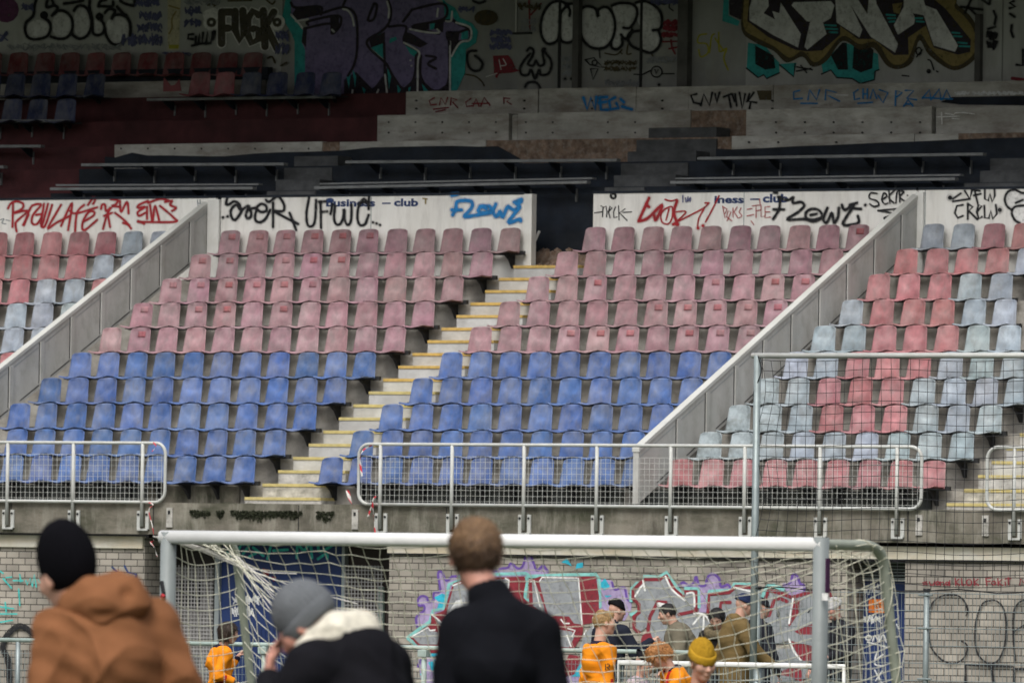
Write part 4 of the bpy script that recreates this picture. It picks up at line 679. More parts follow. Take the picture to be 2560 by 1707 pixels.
lpart(MB().box(X(2262), XRR, YB, YREC+.3, -.05, 2.40), 'pier', brick)
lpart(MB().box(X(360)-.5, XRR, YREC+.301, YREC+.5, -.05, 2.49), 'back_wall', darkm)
lpart(MB().box(XL, X(358), YB-.045, YB+.05, 2.245, 2.42), 'fascia', fascia_m, bevel=.006)
lpart(MB().box(X(970), XRR, YB-.045, YB+.05, 2.225, 2.40), 'fascia', fascia_m, bevel=.006)
lpart(MB().box(X(970), XRR, YB-.05, YB-.0, 2.205, 2.222), 'drip', blackm)
# recess between the piers: shutters, grilles, window
def panel(px0, px1, z0, z1, Y, mt, name, d=.04): return lpart(MB().box(X(px0, Y), X(px1, Y), Y, Y+d, z0, z1), name, mt)
panel(548, 852, -.02, 2.44, -.50, bluepan, 'blue_shutter')
m = MB()
for px in np.linspace(552, 850, 30): m.box(X(px, -.5)-.006, X(px, -.5)+.006, -.512, -.5, 0, 1.15)
lpart(m, 'shutter_ribs', bluepan)
panel(536, 547, -.02, 2.44, -.56, steel, 'door_post', .1); panel(853, 860, -.02, 2.44, -.56, steel, 'door_post', .1)
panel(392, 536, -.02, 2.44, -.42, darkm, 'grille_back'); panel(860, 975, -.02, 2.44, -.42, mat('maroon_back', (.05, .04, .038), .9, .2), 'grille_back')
panel(428, 532, -.02, 1.98, -.46, mat('grille_grey', (.22, .215, .21), .8, .2, 8, .2), 'grille_sheet', .02)
panel(440, 500, 1.42, 1.80, -.485, blackm, 'window')
panel(943, 958, 1.05, 1.75, -.50, mat('pale_green', (.25, .33, .30), .7, .1), 'notice')
def lattice(px0, px1, z0, z1, Y, step, r):
    m = MB(); x0, x1 = X(px0, Y), X(px1, Y)
    for x_ in np.arange(x0, x1, step): m.box(x_-r, x_+r, Y-.004, Y+.004, z0, z1)
    for z_ in np.arange(z0, z1, step): m.box(x0, x1, Y-.010, Y-.0045, z_-r, z_+r)
    lpart(m, 'grille', grille_m)
lattice(430, 534, 0, 2.02, -.55, .055, .008); lattice(862, 958, 0, 2.05, -.55, .055, .007)
# blue door at the right
dx0, dx1 = X(2117), X(2262)
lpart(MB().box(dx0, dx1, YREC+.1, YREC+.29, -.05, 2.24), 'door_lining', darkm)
panel(2136, 2272, .0, 1.93, -.62, bluepan, 'blue_door', .05)
m = MB()
for i in range(7): m.box(X(2136, -.66), X(2272, -.66), -.68, -.66, 1.955+i*.042, 1.975+i*.042)
lpart(m, 'louvre', galv)
panel(2136, 2272, 1.93, 1.95, -.67, whitepaint, 'door_head', .05)
p = atY(2172, 1375+0, -.63); o = MB()
sx0, sx1 = X(2172, -.63), X(2214, -.63); zz0 = atY(2190, 1531, -.63)[2]; zz1 = atY(2190, 1497, -.63)[2]
lpart(MB().box(sx0, sx1, -.63, -.621, zz0, zz1), 'orange_sign', P_ORANGE)
A = Art(-.63, lw, (2000, 1300), 3.852); A.lines('sign_marks', P_BLACK, [[(700, 808), (790, 812)], [(715, 830), (770, 832)]], 8, .004, curve=False); A.lines('sign_marks', P_LGREY, [[(735, 860), (780, 850), (800, 870)]], 8, .004)
A = Art(-.62, lw, (2000, 1300), 3.852)
A.scrib('graffiti', P_LGREY, (570, 600, 760, 720), 4, 9, 41); A.scrib('graffiti', P_LGREY, (530, 900, 780, 1000), 5, 9, 42); A.lines('graffiti', P_LGREY, [circ(660, 1130, 25, 22), [(700, 1160), (720, 1110), (745, 1140)], [(760, 1110), (760, 1170), (800, 1100), (830, 1170)], [(650, 1170), (840, 1220)], [(740, 1270), (720, 1380), (800, 1400)], [(800, 1290), (730, 1340)], [(720, 1440), (790, 1568)], [(790, 1450), (730, 1540)], [(930, 1000), (950, 1040)]], 14, .006)
A = Art(-.50, lw, (380, 1310), 3.95)
A.lines('graffiti', P_TURQ, [[(740, 280), (800, 310), (870, 220)], [(880, 200), (960, 200), (900, 290)], [(1000, 230), (1100, 310)], [(1100, 200), (1170, 200), (1140, 340)], [(1200, 260), (1340, 250)], [(1430, 330), (1440, 200), (1500, 260), (1560, 190), (1580, 330)], [(1640, 190), (1660, 270), (1790, 200)], [(1640, 340), (1720, 290), (1730, 340)], [(1030, 280), (960, 320)]], 24, .004, 'turquoise letters on the blue shutter')
A.scrib('graffiti', P_LGREY, (790, 690, 1070, 800), 5, 9, 43); A.scrib('graffiti', P_LGREY, (790, 800, 1000, 930), 4, 9, 44); A.fill('graffiti', P_CRIM, [[(1090, 430), (1160, 450), (1150, 520), (1100, 490)], [(1180, 510), (1230, 520), (1200, 570)]], .003)
# pieces on the brick
A = Art(YB, lw, (960, 1340), 4)
A.fill('graffiti', P_LILAC, [[(330, 900), (320, 820), (350, 780), (400, 740), (400, 690), (350, 690), (340, 630), (380, 595), (430, 610), (440, 650), (490, 640), (500, 560), (560, 540), (540, 370), (580, 360), (620, 440), (680, 400), (760, 430), (700, 700), (500, 800), (450, 880)], [(760, 400), (820, 340), (900, 380), (1000, 300), (1100, 340), (1180, 320), (1240, 310), (1270, 270), (1340, 320), (1390, 290), (1420, 180), (1460, 170), (1500, 280), (1530, 340), (1590, 295), (1640, 350), (1640, 390), (760, 420)], [(2100, 420), (2280, 440), (2310, 520), (2360, 520), (2430, 510), (2450, 620), (2480, 650), (2470, 740), (2410, 840), (2100, 840)],
  [(320, 1110), (420, 1110), (420, 1180), (360, 1180)], [(340, 1230), (400, 1200), (540, 1230), (540, 1500), (380, 1500)], [(1740, 1400), (1990, 1230), (2010, 1500), (1740, 1500)]], .004)
A.lines('graffiti', P_VIOLET, [[(330, 900), (320, 820), (350, 780), (400, 740), (400, 690), (350, 690), (340, 630), (380, 595), (430, 610), (440, 650), (490, 640), (500, 560), (560, 540), (540, 370), (580, 360), (620, 440), (680, 400)], [(680, 400), (760, 390), (820, 340), (900, 380), (1000, 300), (1100, 340), (1180, 320), (1240, 310), (1270, 270), (1340, 320), (1390, 290), (1420, 180), (1460, 170), (1500, 280), (1530, 340), (1590, 295), (1640, 350)], [(2280, 460), (2310, 530), (2400, 510), (2430, 620), (2470, 650)], [(340, 1300), (370, 1230)]], 20, .006)
A.fill('graffiti', P_CYAN, [[(500, 610), (580, 570), (640, 590), (600, 720), (530, 720), (550, 660)], [(1770, 260), (1830, 215), (1880, 300), (1820, 270)], [(1910, 330), (1930, 270), (1990, 260), (1990, 310)], [(2150, 480), (2210, 420), (2260, 500), (2200, 540)], [(2200, 590), (2280, 590), (2230, 612)], [(440, 1260), (520, 1230), (540, 1400), (480, 1340)], [(430, 1170), (540, 1170), (530, 1200), (440, 1200)], [(1940, 1300), (1990, 1240), (2000, 1400), (1880, 1400)], [(360, 1380), (380, 1350), (380, 1400)], [(490, 1440), (540, 1400), (540, 1470)]], .0075)
A.lines('graffiti', P_AQUA, [[(240, 1010), (360, 920), (460, 850), (490, 740), (600, 720), (650, 480), (760, 440)], [(760, 400), (1180, 375), (1420, 370), (1460, 400), (1800, 385), (2120, 380), (2150, 420), (2160, 700)], [(1430, 410), (1410, 620), (1460, 640)], [(240, 1020), (330, 1090)]], 30, .008, curve=False)
A.fill('graffiti', P_CRIM, [[(260, 1005), (470, 880), (470, 790), (600, 740), (690, 470), (800, 430), (1400, 400), (1420, 450), (1390, 600), (1450, 680), (1450, 440), (1560, 400), (2120, 400), (2150, 600), (2150, 830), (2100, 860), (2000, 880), (1980, 1000), (1900, 1120), (1600, 1120), (340, 1095)], [(420, 1115), (560, 1115), (560, 1165), (440, 1165)], [(1790, 1290), (1850, 1180), (1990, 1200), (1900, 1380), (1800, 1400)]], .010, 'crimson block letters')
A.fill('graffiti', P_STEEL, [[(640, 700), (700, 490), (800, 470), (1250, 420), (1240, 520), (1000, 700), (620, 850)], [(1480, 450), (1510, 450), (1600, 700), (1610, 780), (1490, 700)], [(1550, 450), (1600, 420), (1950, 420), (1980, 860), (1980, 880), (1900, 870), (1850, 800), (1640, 790), (1600, 640)], [(280, 1000), (440, 910), (460, 940), (560, 960), (540, 1080), (360, 1080)], [(1740, 930), (1880, 950), (1910, 990), (1850, 1110), (1720, 1100), (1700, 1030)], [(2000, 990), (2100, 870), (2120, 1100), (1950, 1120)], [(490, 790), (600, 880), (560, 900)]], .012)
A.lines('graffiti', P_WHITE, [[(690, 490), (770, 460)], [(1215, 420), (1250, 440), (1240, 520)], [(1470, 450), (1500, 440), (1560, 700)], [(1555, 450), (1580, 410), (1945, 415), (1980, 880)], [(480, 780), (600, 880)], [(280, 1000), (440, 910), (460, 940), (510, 935)], [(1770, 830), (1800, 870), (1850, 870)], [(1840, 920), (1910, 940), (1880, 1000)], [(1830, 990), (1870, 1100)], [(2000, 980), (2020, 940)], [(2090, 810), (2095, 940)]], 13, .014, curve=False)
A.fill('graffiti', P_LGREY, [[(720, 640), (780, 630), (790, 690), (640, 840), (620, 800)]], .0135)
A.at((1500, 1340), 4)
A.fill('graffiti', P_LILAC, [[(780, 500), (830, 460), (890, 490), (940, 460), (960, 400), (990, 480), (1050, 490), (1080, 400), (1130, 375), (1190, 420), (1210, 500), (1280, 480), (1300, 510), (1290, 550), (1090, 590), (1080, 760), (990, 760), (980, 520)], [(1830, 500), (1900, 460), (1930, 380), (1970, 390), (2000, 470), (2040, 490), (2040, 570), (1900, 600)], [(2200, 640), (2230, 400), (2260, 620)]], .004)
A.lines('graffiti', P_VIOLET, [[(780, 500), (830, 460), (890, 490), (940, 460), (960, 400), (990, 480), (1050, 490), (1080, 400), (1130, 375), (1190, 420), (1210, 500), (1280, 480), (1300, 510)], [(1830, 480), (1900, 460), (1930, 380), (1970, 390), (2000, 470), (2040, 490), (2040, 560)]], 22, .006)
A.lines('graffiti', P_AQUA, [[(310, 640), (320, 520), (370, 470), (440, 470), (440, 400), (590, 410), (660, 360), (720, 450), (790, 540), (850, 580), (850, 520), (980, 520), (990, 700)], [(1075, 640), (1090, 550), (1300, 540), (1340, 480), (1530, 480)], [(1600, 640), (1680, 490), (1740, 490), (1830, 530)], [(310, 780), (380, 750)]], 34, .008, curve=False)
A.fill('graffiti', P_STEEL, [[(330, 600), (350, 540), (450, 440), (650, 410), (830, 640), (860, 560), (950, 560), (950, 740), (780, 800), (940, 770), (1100, 860), (1080, 1110), (540, 1110), (480, 900), (390, 960), (340, 900), (390, 720)], [(1100, 600), (1300, 580), (1360, 520), (1520, 520), (1640, 700), (1700, 560), (1920, 620), (2140, 560), (2140, 1100), (1900, 1040), (1500, 1130), (1100, 1110)], [(1100, 1120), (2000, 1120), (2140, 1400), (1500, 1500), (1100, 1300)]], .010, 'grey letters with crimson outlines')
A.fill('graffiti', P_CRIM, [[(390, 1110), (420, 1000), (490, 920), (540, 1060), (480, 1120)], [(1940, 640), (2000, 640), (1990, 760), (1890, 910), (1880, 880)], [(1940, 950), (2130, 870), (2140, 980), (2000, 980)], [(1900, 1040), (2000, 1070), (2140, 1100), (2140, 1250), (2010, 1240)], [(1770, 1380), (1850, 1330), (2000, 1280), (2040, 1468), (1900, 1400)], [(2250, 480), (2290, 500), (2330, 620), (2290, 610)], [(1100, 800), (1170, 780), (1150, 860), (1110, 870)]], .012)
A.lines('graffiti', P_CRIM, [[(330, 620), (330, 540), (390, 480), (450, 430), (600, 430), (660, 390), (740, 530), (840, 610), (850, 550), (960, 550), (960, 740), (790, 780)], [(330, 620), (390, 680), (390, 760), (340, 800), (340, 920), (390, 960)], [(480, 930), (500, 800), (580, 650), (660, 660), (670, 700)], [(1080, 760), (1090, 580), (1290, 560), (1360, 500), (1520, 510)], [(1200, 740), (1210, 660), (1300, 660)], [(1640, 680), (1680, 540), (1780, 560), (1920, 610), (2140, 545)], [(1690, 790), (1740, 640), (1800, 620), (1870, 650)]], 32, .0135, curve=False)
A.lines('graffiti', P_WHITE, [[(350, 600), (400, 520), (440, 470)], [(430, 440), (450, 540)], [(655, 400), (720, 530), (850, 640)], [(870, 570), (935, 570), (945, 700)], [(1340, 510), (1510, 550)], [(940, 770), (1040, 780), (1110, 870)], [(930, 880), (1030, 780), (1030, 960)], [(1930, 620), (1890, 870)], [(1890, 1030), (1940, 1150), (2010, 1240)]], 17, .015); A.lines('graffiti', P_WHITE, [[(590, 680), (640, 690)]], 40, .0152)
A.lines('graffiti', P_BLACK, [[(1770, 760), (1775, 800), (1790, 790), (1785, 750)], [(2080, 760), (2100, 740)]], 8, .015)
A.at((2000, 1300), 3.852)
A.lines('graffiti', P_CRIM, [[(1220, 590), (1180, 600), (1190, 625), (1220, 600), (1225, 625)], [(1245, 590), (1255, 622), (1285, 622), (1298, 585)], circ(1325, 605, 17), [(1350, 590), (1352, 625)], [(1352, 600), (1380, 592), (1385, 625)], [(1440, 580), (1440, 625)], circ(1418, 608, 15), [(1495, 560), (1500, 625)], [(1530, 565), (1500, 595), (1535, 625)], [(1555, 560), (1560, 625), (1590, 620)], circ(1628, 598, 24, 30), [(1675, 560), (1680, 625)], [(1715, 565), (1680, 595), (1720, 625)],
  [(1790, 560), (1800, 625)], [(1790, 560), (1840, 555)], [(1795, 590), (1830, 585)], circ(1865, 602, 18), [(1905, 560), (1910, 625)], [(1945, 570), (1910, 600), (1950, 625)], [(1975, 592), (1980, 625)], [(1975, 565), (2030, 560)], [(2005, 550), (2010, 620)], [(2115, 620), (2125, 560), (2155, 600), (2180, 560)]], 12, .004, 'dark red handwriting avond KLOK FokiT', curve=False)
A.lines('graffiti', P_BLACK, [[(1600, 915), (1615, 870), (1590, 790), (1530, 730), (1450, 718), (1360, 730), (1280, 790), (1240, 900), (1235, 1050), (1260, 1210), (1330, 1310), (1420, 1370), (1510, 1370), (1580, 1320), (1610, 1240), (1600, 1190), (1550, 1160)], [(1850, 770), (1770, 790), (1720, 880), (1690, 1000), (1685, 1150), (1710, 1280), (1780, 1360), (1850, 1380), (1920, 1330), (1970, 1200), (1985, 1000), (1960, 850), (1900, 780), (1850, 770)], [(2075, 1350), (2055, 1160), (2055, 900), (2100, 800), (2157, 770), (2220, 780)], [(2060, 1070), (2157, 1010), (2230, 990)]], 15, .004, 'big thin black CO letters')
A.lines('graffiti', P_BLACK, [[(1595, 1600), (1595, 1390), (1850, 1400)], [(1840, 1400), (1870, 1600)], [(1870, 1400), (2060, 1410), (2060, 1600)], [(2080, 1430), (2260, 1430)]], 22, .004, curve=False)
A.at((0, 1300), 3.852)
A.lines('graffiti', P_TURQ, [[(130, 580), (220, 580)], [(190, 520), (200, 590)], [(250, 580), (260, 620), (290, 560), (310, 640), (330, 520), (350, 640)], [(370, 570), (390, 600)], [(180, 660), (190, 820)], [(0, 490), (30, 510)], [(60, 550), (110, 545)], [(30, 560), (110, 650)], [(0, 830), (130, 850)], [(50, 790), (60, 880)], [(0, 900), (160, 900)], [(0, 980), (120, 960)]], 13, .004, 'thin turquoise tags on the left pier', curve=False)
A.lines('graffiti', P_NAVY, [[(1080, 450), (1130, 500)], [(1200, 440), (1230, 500), (1310, 520), (1300, 590), (1270, 600)], [(1280, 620), (1330, 620), (1340, 680), (1320, 740), (1345, 770)], [(1260, 720), (1320, 800)], [(1290, 800), (1330, 790)], [(1240, 560), (1290, 600)]], 18, .004, curve=False)
A.lines('graffiti', P_BLACK, [[(320, 1090), (240, 1030), (170, 1020), (90, 1080), (40, 1160), (30, 1250), (80, 1350), (90, 1600)]], 50, .004)
# ---------------- white tube railings on the beam face
YRL = YF-.085
def railing(x0, x1, posts, r0, r1, label):
    """x0..x1 world extent; r0/r1 rounded ends"""
    zt, zb = 3.745, 2.905; R = .16; t = empty('railing', ((x0+x1)/2, YRL, 2.5), label=label, cat='railing'); T = Matrix.Translation(-t.location)
    pts = []
    def arc(cx, cz, a0, a1): return [(cx+R*math.cos(math.radians(a)), YRL, cz+R*math.sin(math.radians(a))) for a in np.linspace(a0, a1, 7)]
    if r0: pts += arc(x0+R, zb+R, 270, 180)+arc(x0+R, zt-R, 180, 90)
    else: pts += [(x0, YRL, zb)] if not r1 else []
    if r0 and r1: pts += arc(x1-R, zt-R, 90, 0)+arc(x1-R, zb+R, 0, -90); pts.append(pts[0])
    elif r0: pts = [(x1, YRL, zb)]+pts+[(x1, YRL, zt)]
    else: pts = [(x0, YRL, zt)]+arc(x1-R, zt-R, 90, 0)+arc(x1-R, zb+R, 0, -90)+[(x0, YRL, zb)]
    o = MB().tube(pts, .024, 10).build('frame', railm, t, smooth=True); o.data.transform(T)
    m = MB(); st = .078; a = x0+.05; b = x1-.05
    for x_ in np.arange(a, b, st): m.box(x_-.0022, x_+.0022, YRL-.0022, YRL+.0022, zb+.02, zt-.17)
    for z_ in np.arange(zb+.05, zt-.15, st): m.box(a, b, YRL+.0023, YRL+.0063, z_-.0022, z_+.0022)
    o = m.build('wire_mesh', railm, t); o.data.transform(T)
    for px in posts:
        x_ = atY(px, 1250, YRL)[0]
        o = MB().tube([(x_, YRL-.002, zt-.01), (x_, YRL-.002, 2.56)], .026, 10).build('post', railm, t, smooth=True); o.data.transform(T)
        br = MB().box(x_-.10, x_-.045, YF-.062, YF-.032, 2.52, 2.78).box(x_+.045, x_+.10, YF-.062, YF-.032, 2.52, 2.78).box(x_-.09, x_+.09, YF-.075, YF-.0625, 2.50, 2.53).build('mounting', railm, t, bevel=.003); br.data.transform(T)
        for s in (-.072, .072):
            o = MB().tube([(x_+s, YF-.075, 2.73), (x_+s, YF-.06, 2.73)], .017, 8).build('bolt', blackm, br); o.data.transform(T)
rx = lambda px: atY(px, 1180, YRL)[0]
railing(XL, rx(413), (-160, 18, 182, 355), False, True, 'white tube railing with mesh infill at the left, round end by the steps')
railing(rx(897), rx(2304), (950, 1129, 1309, 1491, 1676, 1861, 2049, 2242), True, True, 'long white tube railing with mesh infill above the goal')
railing(rx(2468), XRR, (2535, 2730), True, False, 'white tube railing end at the right edge behind the black net')
# ---------------- barrier tape scraps
tape = mat('barrier_tape', (.6, .6, .58), .6, .05, 3, 0); _n = tape.node_tree.nodes; _L = tape.node_tree.links
_wv = _n.new('ShaderNodeTexWave'); _wv.inputs['Scale'].default_value = 4; _wv.bands_direction = 'DIAGONAL'; _tc = _n.new('ShaderNodeTexCoord'); _L.new(_tc.outputs['Object'], _wv.inputs[0])
_st = _n.new('ShaderNodeMath'); _st.operation = 'GREATER_THAN'; _st.inputs[1].default_value = .5; _L.new(_wv.outputs[1], _st.inputs[0]); _mx = _n.new('ShaderNodeMix'); _mx.data_type = 'RGBA'; _L.new(_st.outputs[0], _mx.inputs[0]); _mx.inputs[6].default_value = (.6, .6, .57, 1); _mx.inputs[7].default_value = (.55, .03, .05, 1); _L.new(_mx.outputs[2], _n['Principled BSDF'].inputs['Base Color'])
def ribbon(pts, wd, Y, label):
    m = MB(); r = random.Random(3); P = smooth([np.array(p, float) for p in pts], 4); n = len(P); vs = []
    for i, p in enumerate(P):
        a = i*.35; c = atY(p[0], p[1], Y); vs += [(c[0]-wd*math.cos(a), c[1]-wd*math.sin(a), c[2]-.004), (c[0]+wd*math.cos(a), c[1]+wd*math.sin(a), c[2]+.004)]
    m.add(vs, [(2*i, 2*i+1, 2*i+3, 2*i+2) for i in range(n-1)]); o = m.build('barrier_tape', tape); props(o, label, 'tape')
ribbon([(383, 1105), (390, 1115), (380, 1128)], .008, YRL-.03, 'red and white tape knot on the round end of the left railing')
ribbon([(372, 1255), (383, 1262), (372, 1275), (382, 1320), (384, 1350), (376, 1354), (386, 1368), (393, 1390)], .008, YRL-.05, 'red and white tape scrap trailing down from the left railing foot')
ribbon([(868, 1225), (876, 1250), (884, 1265), (900, 1278), (878, 1276)], .024, YF-.02, 'crumpled red and white tape lying on the terrace edge by the steps')
ribbon([(920, 1290), (934, 1250), (940, 1240), (932, 1255), (936, 1310), (938, 1335)], .012, YRL-.04, 'red and white tape hanging on the long railing round end')
ribbon([(905, 1190), (900, 1150), (908, 1125), (930, 1112)], .014, YRL-.032, 'faded red tape wound along the long railing corner')
# ---------------- goal
gp = atD(2051, 1500, 60); GY = gp[1]; GX1 = gp[0]; GX0 = atY(419, 1500, GY)[0]; GH = 2.085
goal_w = mat('goal_white', (.74, .75, .745), .35, .05, 5, .05, 30, stain=(.62, .63, .60), sfac=.3, spec=.5); alu = mat('goal_aluminium', (.20, .225, .225), .5, .08, 6, .05, 40); netm = mat('net_cord', (.66, .65, .53), .8, .15, 8, 0)
tubem = mat('goal_tube', (.33, .36, .30), .5, .15, 5, .1, 30, metal=.2)
goal = empty('goal', ((GX0+GX1)/2, GY, 0), label='white crossbar youth football goal with a cream net', cat='goal'); GT = Matrix.Translation(-goal.location)
def gpart(m, name, mt, **k): o = m.build(name, mt, goal, **k); o.data.transform(GT); return o
def oval(c, rx_, ry_, n=16): return [(c[0]+rx_*math.copysign(abs(math.cos(a))**.75, math.cos(a)), c[1]+ry_*math.copysign(abs(math.sin(a))**.75, math.sin(a))) for a in np.linspace(0, 2*math.pi, n+1)[:-1]]
pr_ = oval((GY, GH-.046), .055, .046); gpart(MB().prism_x(pr_, GX0-.05, GX1+.02), 'crossbar', goal_w, smooth=False, bevel=0)
for xx in (GX0, GX1):
    pr_ = oval((xx, GY), .047, .055); n = len(pr_); m = MB(); zt = GH+(.0 if xx == GX1 else -.012)
    m.add([(a, b, 0) for a, b in pr_]+[(a, b, zt) for a, b in pr_], [tuple(range(n-1, -1, -1)), tuple(range(n, 2*n))]+[(i, (i+1) % n, n+(i+1) % n, n+i) for i in range(n)])
    gpart(m, 'post', alu)
for o in goal.children: o.data.polygons.foreach_set('use_smooth', [len(p.vertices) == 4 for p in o.data.polygons])
def tubeP(s):                                     # side frame: back from the post top, bend, down to the ground
    L = [(0, GH-.045), (.30, GH-.045), (.63, GH-.045), (.72, GH-.06), (.79, GH-.09), (.84, GH-.15), (1.30, .03)]
    d = [0]; 
    for a, b in zip(L, L[1:]): d.append(d[-1]+math.hypot(b[0]-a[0], b[1]-a[1]))
    q = s*d[-1]; 
    for i in range(len(L)-1):
        if q <= d[i+1]+1e-9: f = (q-d[i])/(d[i+1]-d[i]); return (L[i][0]+(L[i+1][0]-L[i][0])*f, L[i][1]+(L[i+1][1]-L[i][1])*f)
    return L[-1]
for xx in (GX0, GX1):
    gpart(MB().tube([(xx, GY+tubeP(s)[0], tubeP(s)[1]) for s in np.linspace(0, 1, 46)], .034 if xx == GX1 else .03, 10), 'side_frame', tubem, smooth=True)
    gpart(MB().tube([(xx, GY+.02, .03), (xx, GY+1.26, .03)], .025, 8), 'ground_bar', tubem, smooth=True)
gpart(MB().tube([(GX0, GY+1.25, .03), (GX1, GY+1.25, .03)], .025, 8), 'ground_bar', tubem, smooth=True)
nr = np.random.RandomState(4); CELL = .115; NU = int((GX1-GX0)/CELL); NV = 27
jit = nr.uniform(-1, 1, (NU+1, NV+1, 3))
def netP(u, v):
    s = v; ty, tz = tubeP(s); z = GH-.06-(GH-.08)*s**1.02; my = .10+1.18*s**1.05
    x_ = GX0+(GX1-GX0)*u; dl = u*(GX1-GX0); dr = (1-u)*(GX1-GX0)
    w_ = max(math.exp(-(dl/.42)**1.2), math.exp(-(dr/.75)**1.1)); y = my+(ty-my)*w_; zz = z+(tz-z)*w_
    zz -= .055*math.sin(math.pi*u)*math.sin(math.pi*min(1, s*1.2)) + .045*abs(math.sin(u*math.pi*4.5))*math.exp(-s*5)*(1-w_)
    x_ += .06*math.sin(s*5+u*9)*(1-w_)*min(1, s*4)+.10*math.sin(s*3)*(u-.3)
    # the gathered corner at the left frame
    g_ = math.exp(-((dl-.75)/.55)**2-((s-.30)/.16)**2)*.0
    return np.array([x_, GY+y, zz])
G = np.array([[netP(i/NU, j/NV) for j in range(NV+1)] for i in range(NU+1)]); G += jit*np.array([.012, .02, .010])
m = MB(); RC = .0029
for i in range(0, NU+1): m.tube(G[i], RC, 4, caps=False)
for j in range(0, NV+1): m.tube(G[:, j], RC, 4, caps=False)
gpart(m, 'rear_net', netm)
for xx, sg in ((GX0, 1), (GX1, -1)):
    m = MB(); cols = []
    for c in np.linspace(.04, 1, 8):
        line = []
        for zf in np.linspace(0, 1, 20):
            # frame depth at this height
            z = (GH-.06)*(1-zf); dep = 1.30-(1.30-.84)*(z/(GH-.15)) if z < GH-.15 else .84-.12*(z-(GH-.15))/.09
            line.append((xx+.012*math.sin(zf*7+c*9)-sg*.035*math.sin(math.pi*c), GY+.04+(dep-.04)*c, z-.07*math.sin(math.pi*c)*(1-zf)))
        cols.append(line)
    for l in cols: m.tube(l, RC, 4, caps=False)
    for k in range(20): m.tube([l[k] for l in cols], RC, 4, caps=False)
    gpart(m, 'side_net', netm)
# bunched cords at the left frame and loose cords along the right side frame
m = MB(); c0 = np.array([GX0, GY+.78, GH-.10]); r = random.Random(6)
for k in range(8):
    a = r.uniform(-.1, .9); L = r.uniform(.35, 1.2); e = c0+np.array([L*math.cos(a)*.9, r.uniform(-.15, .25), -L*(.35+.55*a)]); s0 = c0+np.array([-.28+r.uniform(-.08, .08), -.45, .06])
    mid = c0+np.array([.05, 0, -.10])+np.array([r.uniform(-.03, .03), r.uniform(-.05, .05), r.uniform(-.05, .05)])
    m.tube([s0, s0*.5+mid*.5+np.array([0, 0, .015]), mid, mid*.5+e*.5+np.array([0, 0, -.02]), e], .0034, 4)
gpart(m, 'gathered_cords', mat('white_cord', (.66, .64, .60), .8, .1))
m = MB()
for s0, s1 in ((.05, .35), (.3, .62), (.6, .98)):
    pts = [(GX1+.04*math.sin(s*37), GY+tubeP(s)[0]+.03*math.cos(s*37), tubeP(s)[1]+.035*math.cos(s*37)) for s in np.linspace(s0, s1, 24)]; m.tube(pts, .004, 4)
gpart(m, 'lashing_cord', netm)
m = MB(); q = atY(407, 1490, GY-.06); m.tube([atY(404, 1452, GY-.06), atY(409, 1480, GY-.065), atY(408, 1500, GY-.06), atY(414, 1522, GY-.06)], .014, 5); m.tube([atY(404, 1500, GY-.06), atY(407, 1520, GY-.06)], .012, 5)
gpart(m, 'strap', blackm); gpart(MB().tube([atY(404, 1487, GY-.075), atY(411, 1492, GY-.075)], .016, 5), 'strap_buckle', P_RED)
m = MB(); a = atY(2063, 1403, GY-.06); m.box(GX1+.040, GX1+.052, GY-.02, GY+.03, 1.73, 1.95); gpart(m, 'strap', mat('purple_strap', (.05, .01, .05), .7))
a = atY(2055, 1500, GY-.06); b = atY(2065, 1482, GY-.06); gpart(MB().box(a[0], b[0]+.015, GY-.062, GY-.056, a[2], b[2]), 'label', P_WHITE)
# ---------------- ball net: pole, top tube, black netting
NP = atD(1888, 1300, 106.6); NY = NP[1]
bn = empty('ball_net', (NP[0], NY, 0), label='tall pole and top tube carrying a black ball stop net at right', cat='net'); NT = Matrix.Translation(-bn.location)
ztop = atY(1888, 889, NY)[2]
o = MB().tube([(NP[0], NY, 0), (NP[0], NY, ztop)], .042, 12).build('pole', galv, bn, smooth=True); o.data.transform(NT)
o = MB().tube([(NP[0]-.07, NY, ztop+.0), (NP[0]+7, NY, ztop+.0)], .032, 10).build('top_tube', railm, bn, smooth=True); o.data.transform(NT)
m = MB(); st = .122; nb = atY(2200, 1474, NY)[2]; nn = int(5.2/st); zz = np.arange(ztop-.05, nb, -st); jr = np.random.RandomState(2)
G2 = np.zeros((nn, len(zz), 3))
for i in range(nn):
    for j, z_ in enumerate(zz):
        sag = .035*math.sin(i*.9+j*.25)+jr.uniform(-.008, .008); e = math.exp(-i*st/.35)
        G2[i, j] = (NP[0]+.06+i*st+e*(.06*math.sin(j*.6)), NY-.02+sag*.5, z_-.10*e*math.sin(min(1, j/6)*math.pi/2)*0-.02*math.sin(i*.35)-.16*(1-e)*0-(.10*(1-math.exp(-i*st/.5)))*(.5 if j else 0)*0)
for i in range(nn): m.tube(G2[i], .0034, 4, caps=False)
for j in range(len(zz)): m.tube(G2[:, j], .0034, 4, caps=False)
m.tube([(NP[0]+i*st*2, NY-.02, nb+.02*math.sin(i*1.3)) for i in range(nn//2)], .008, 5); m.tube([(NP[0]+.02+.05*math.sin(k*.5), NY-.03, ztop-.05*k) for k in range(12)], .007, 5)
o = m.build('netting', blackm, bn); o.data.transform(NT)
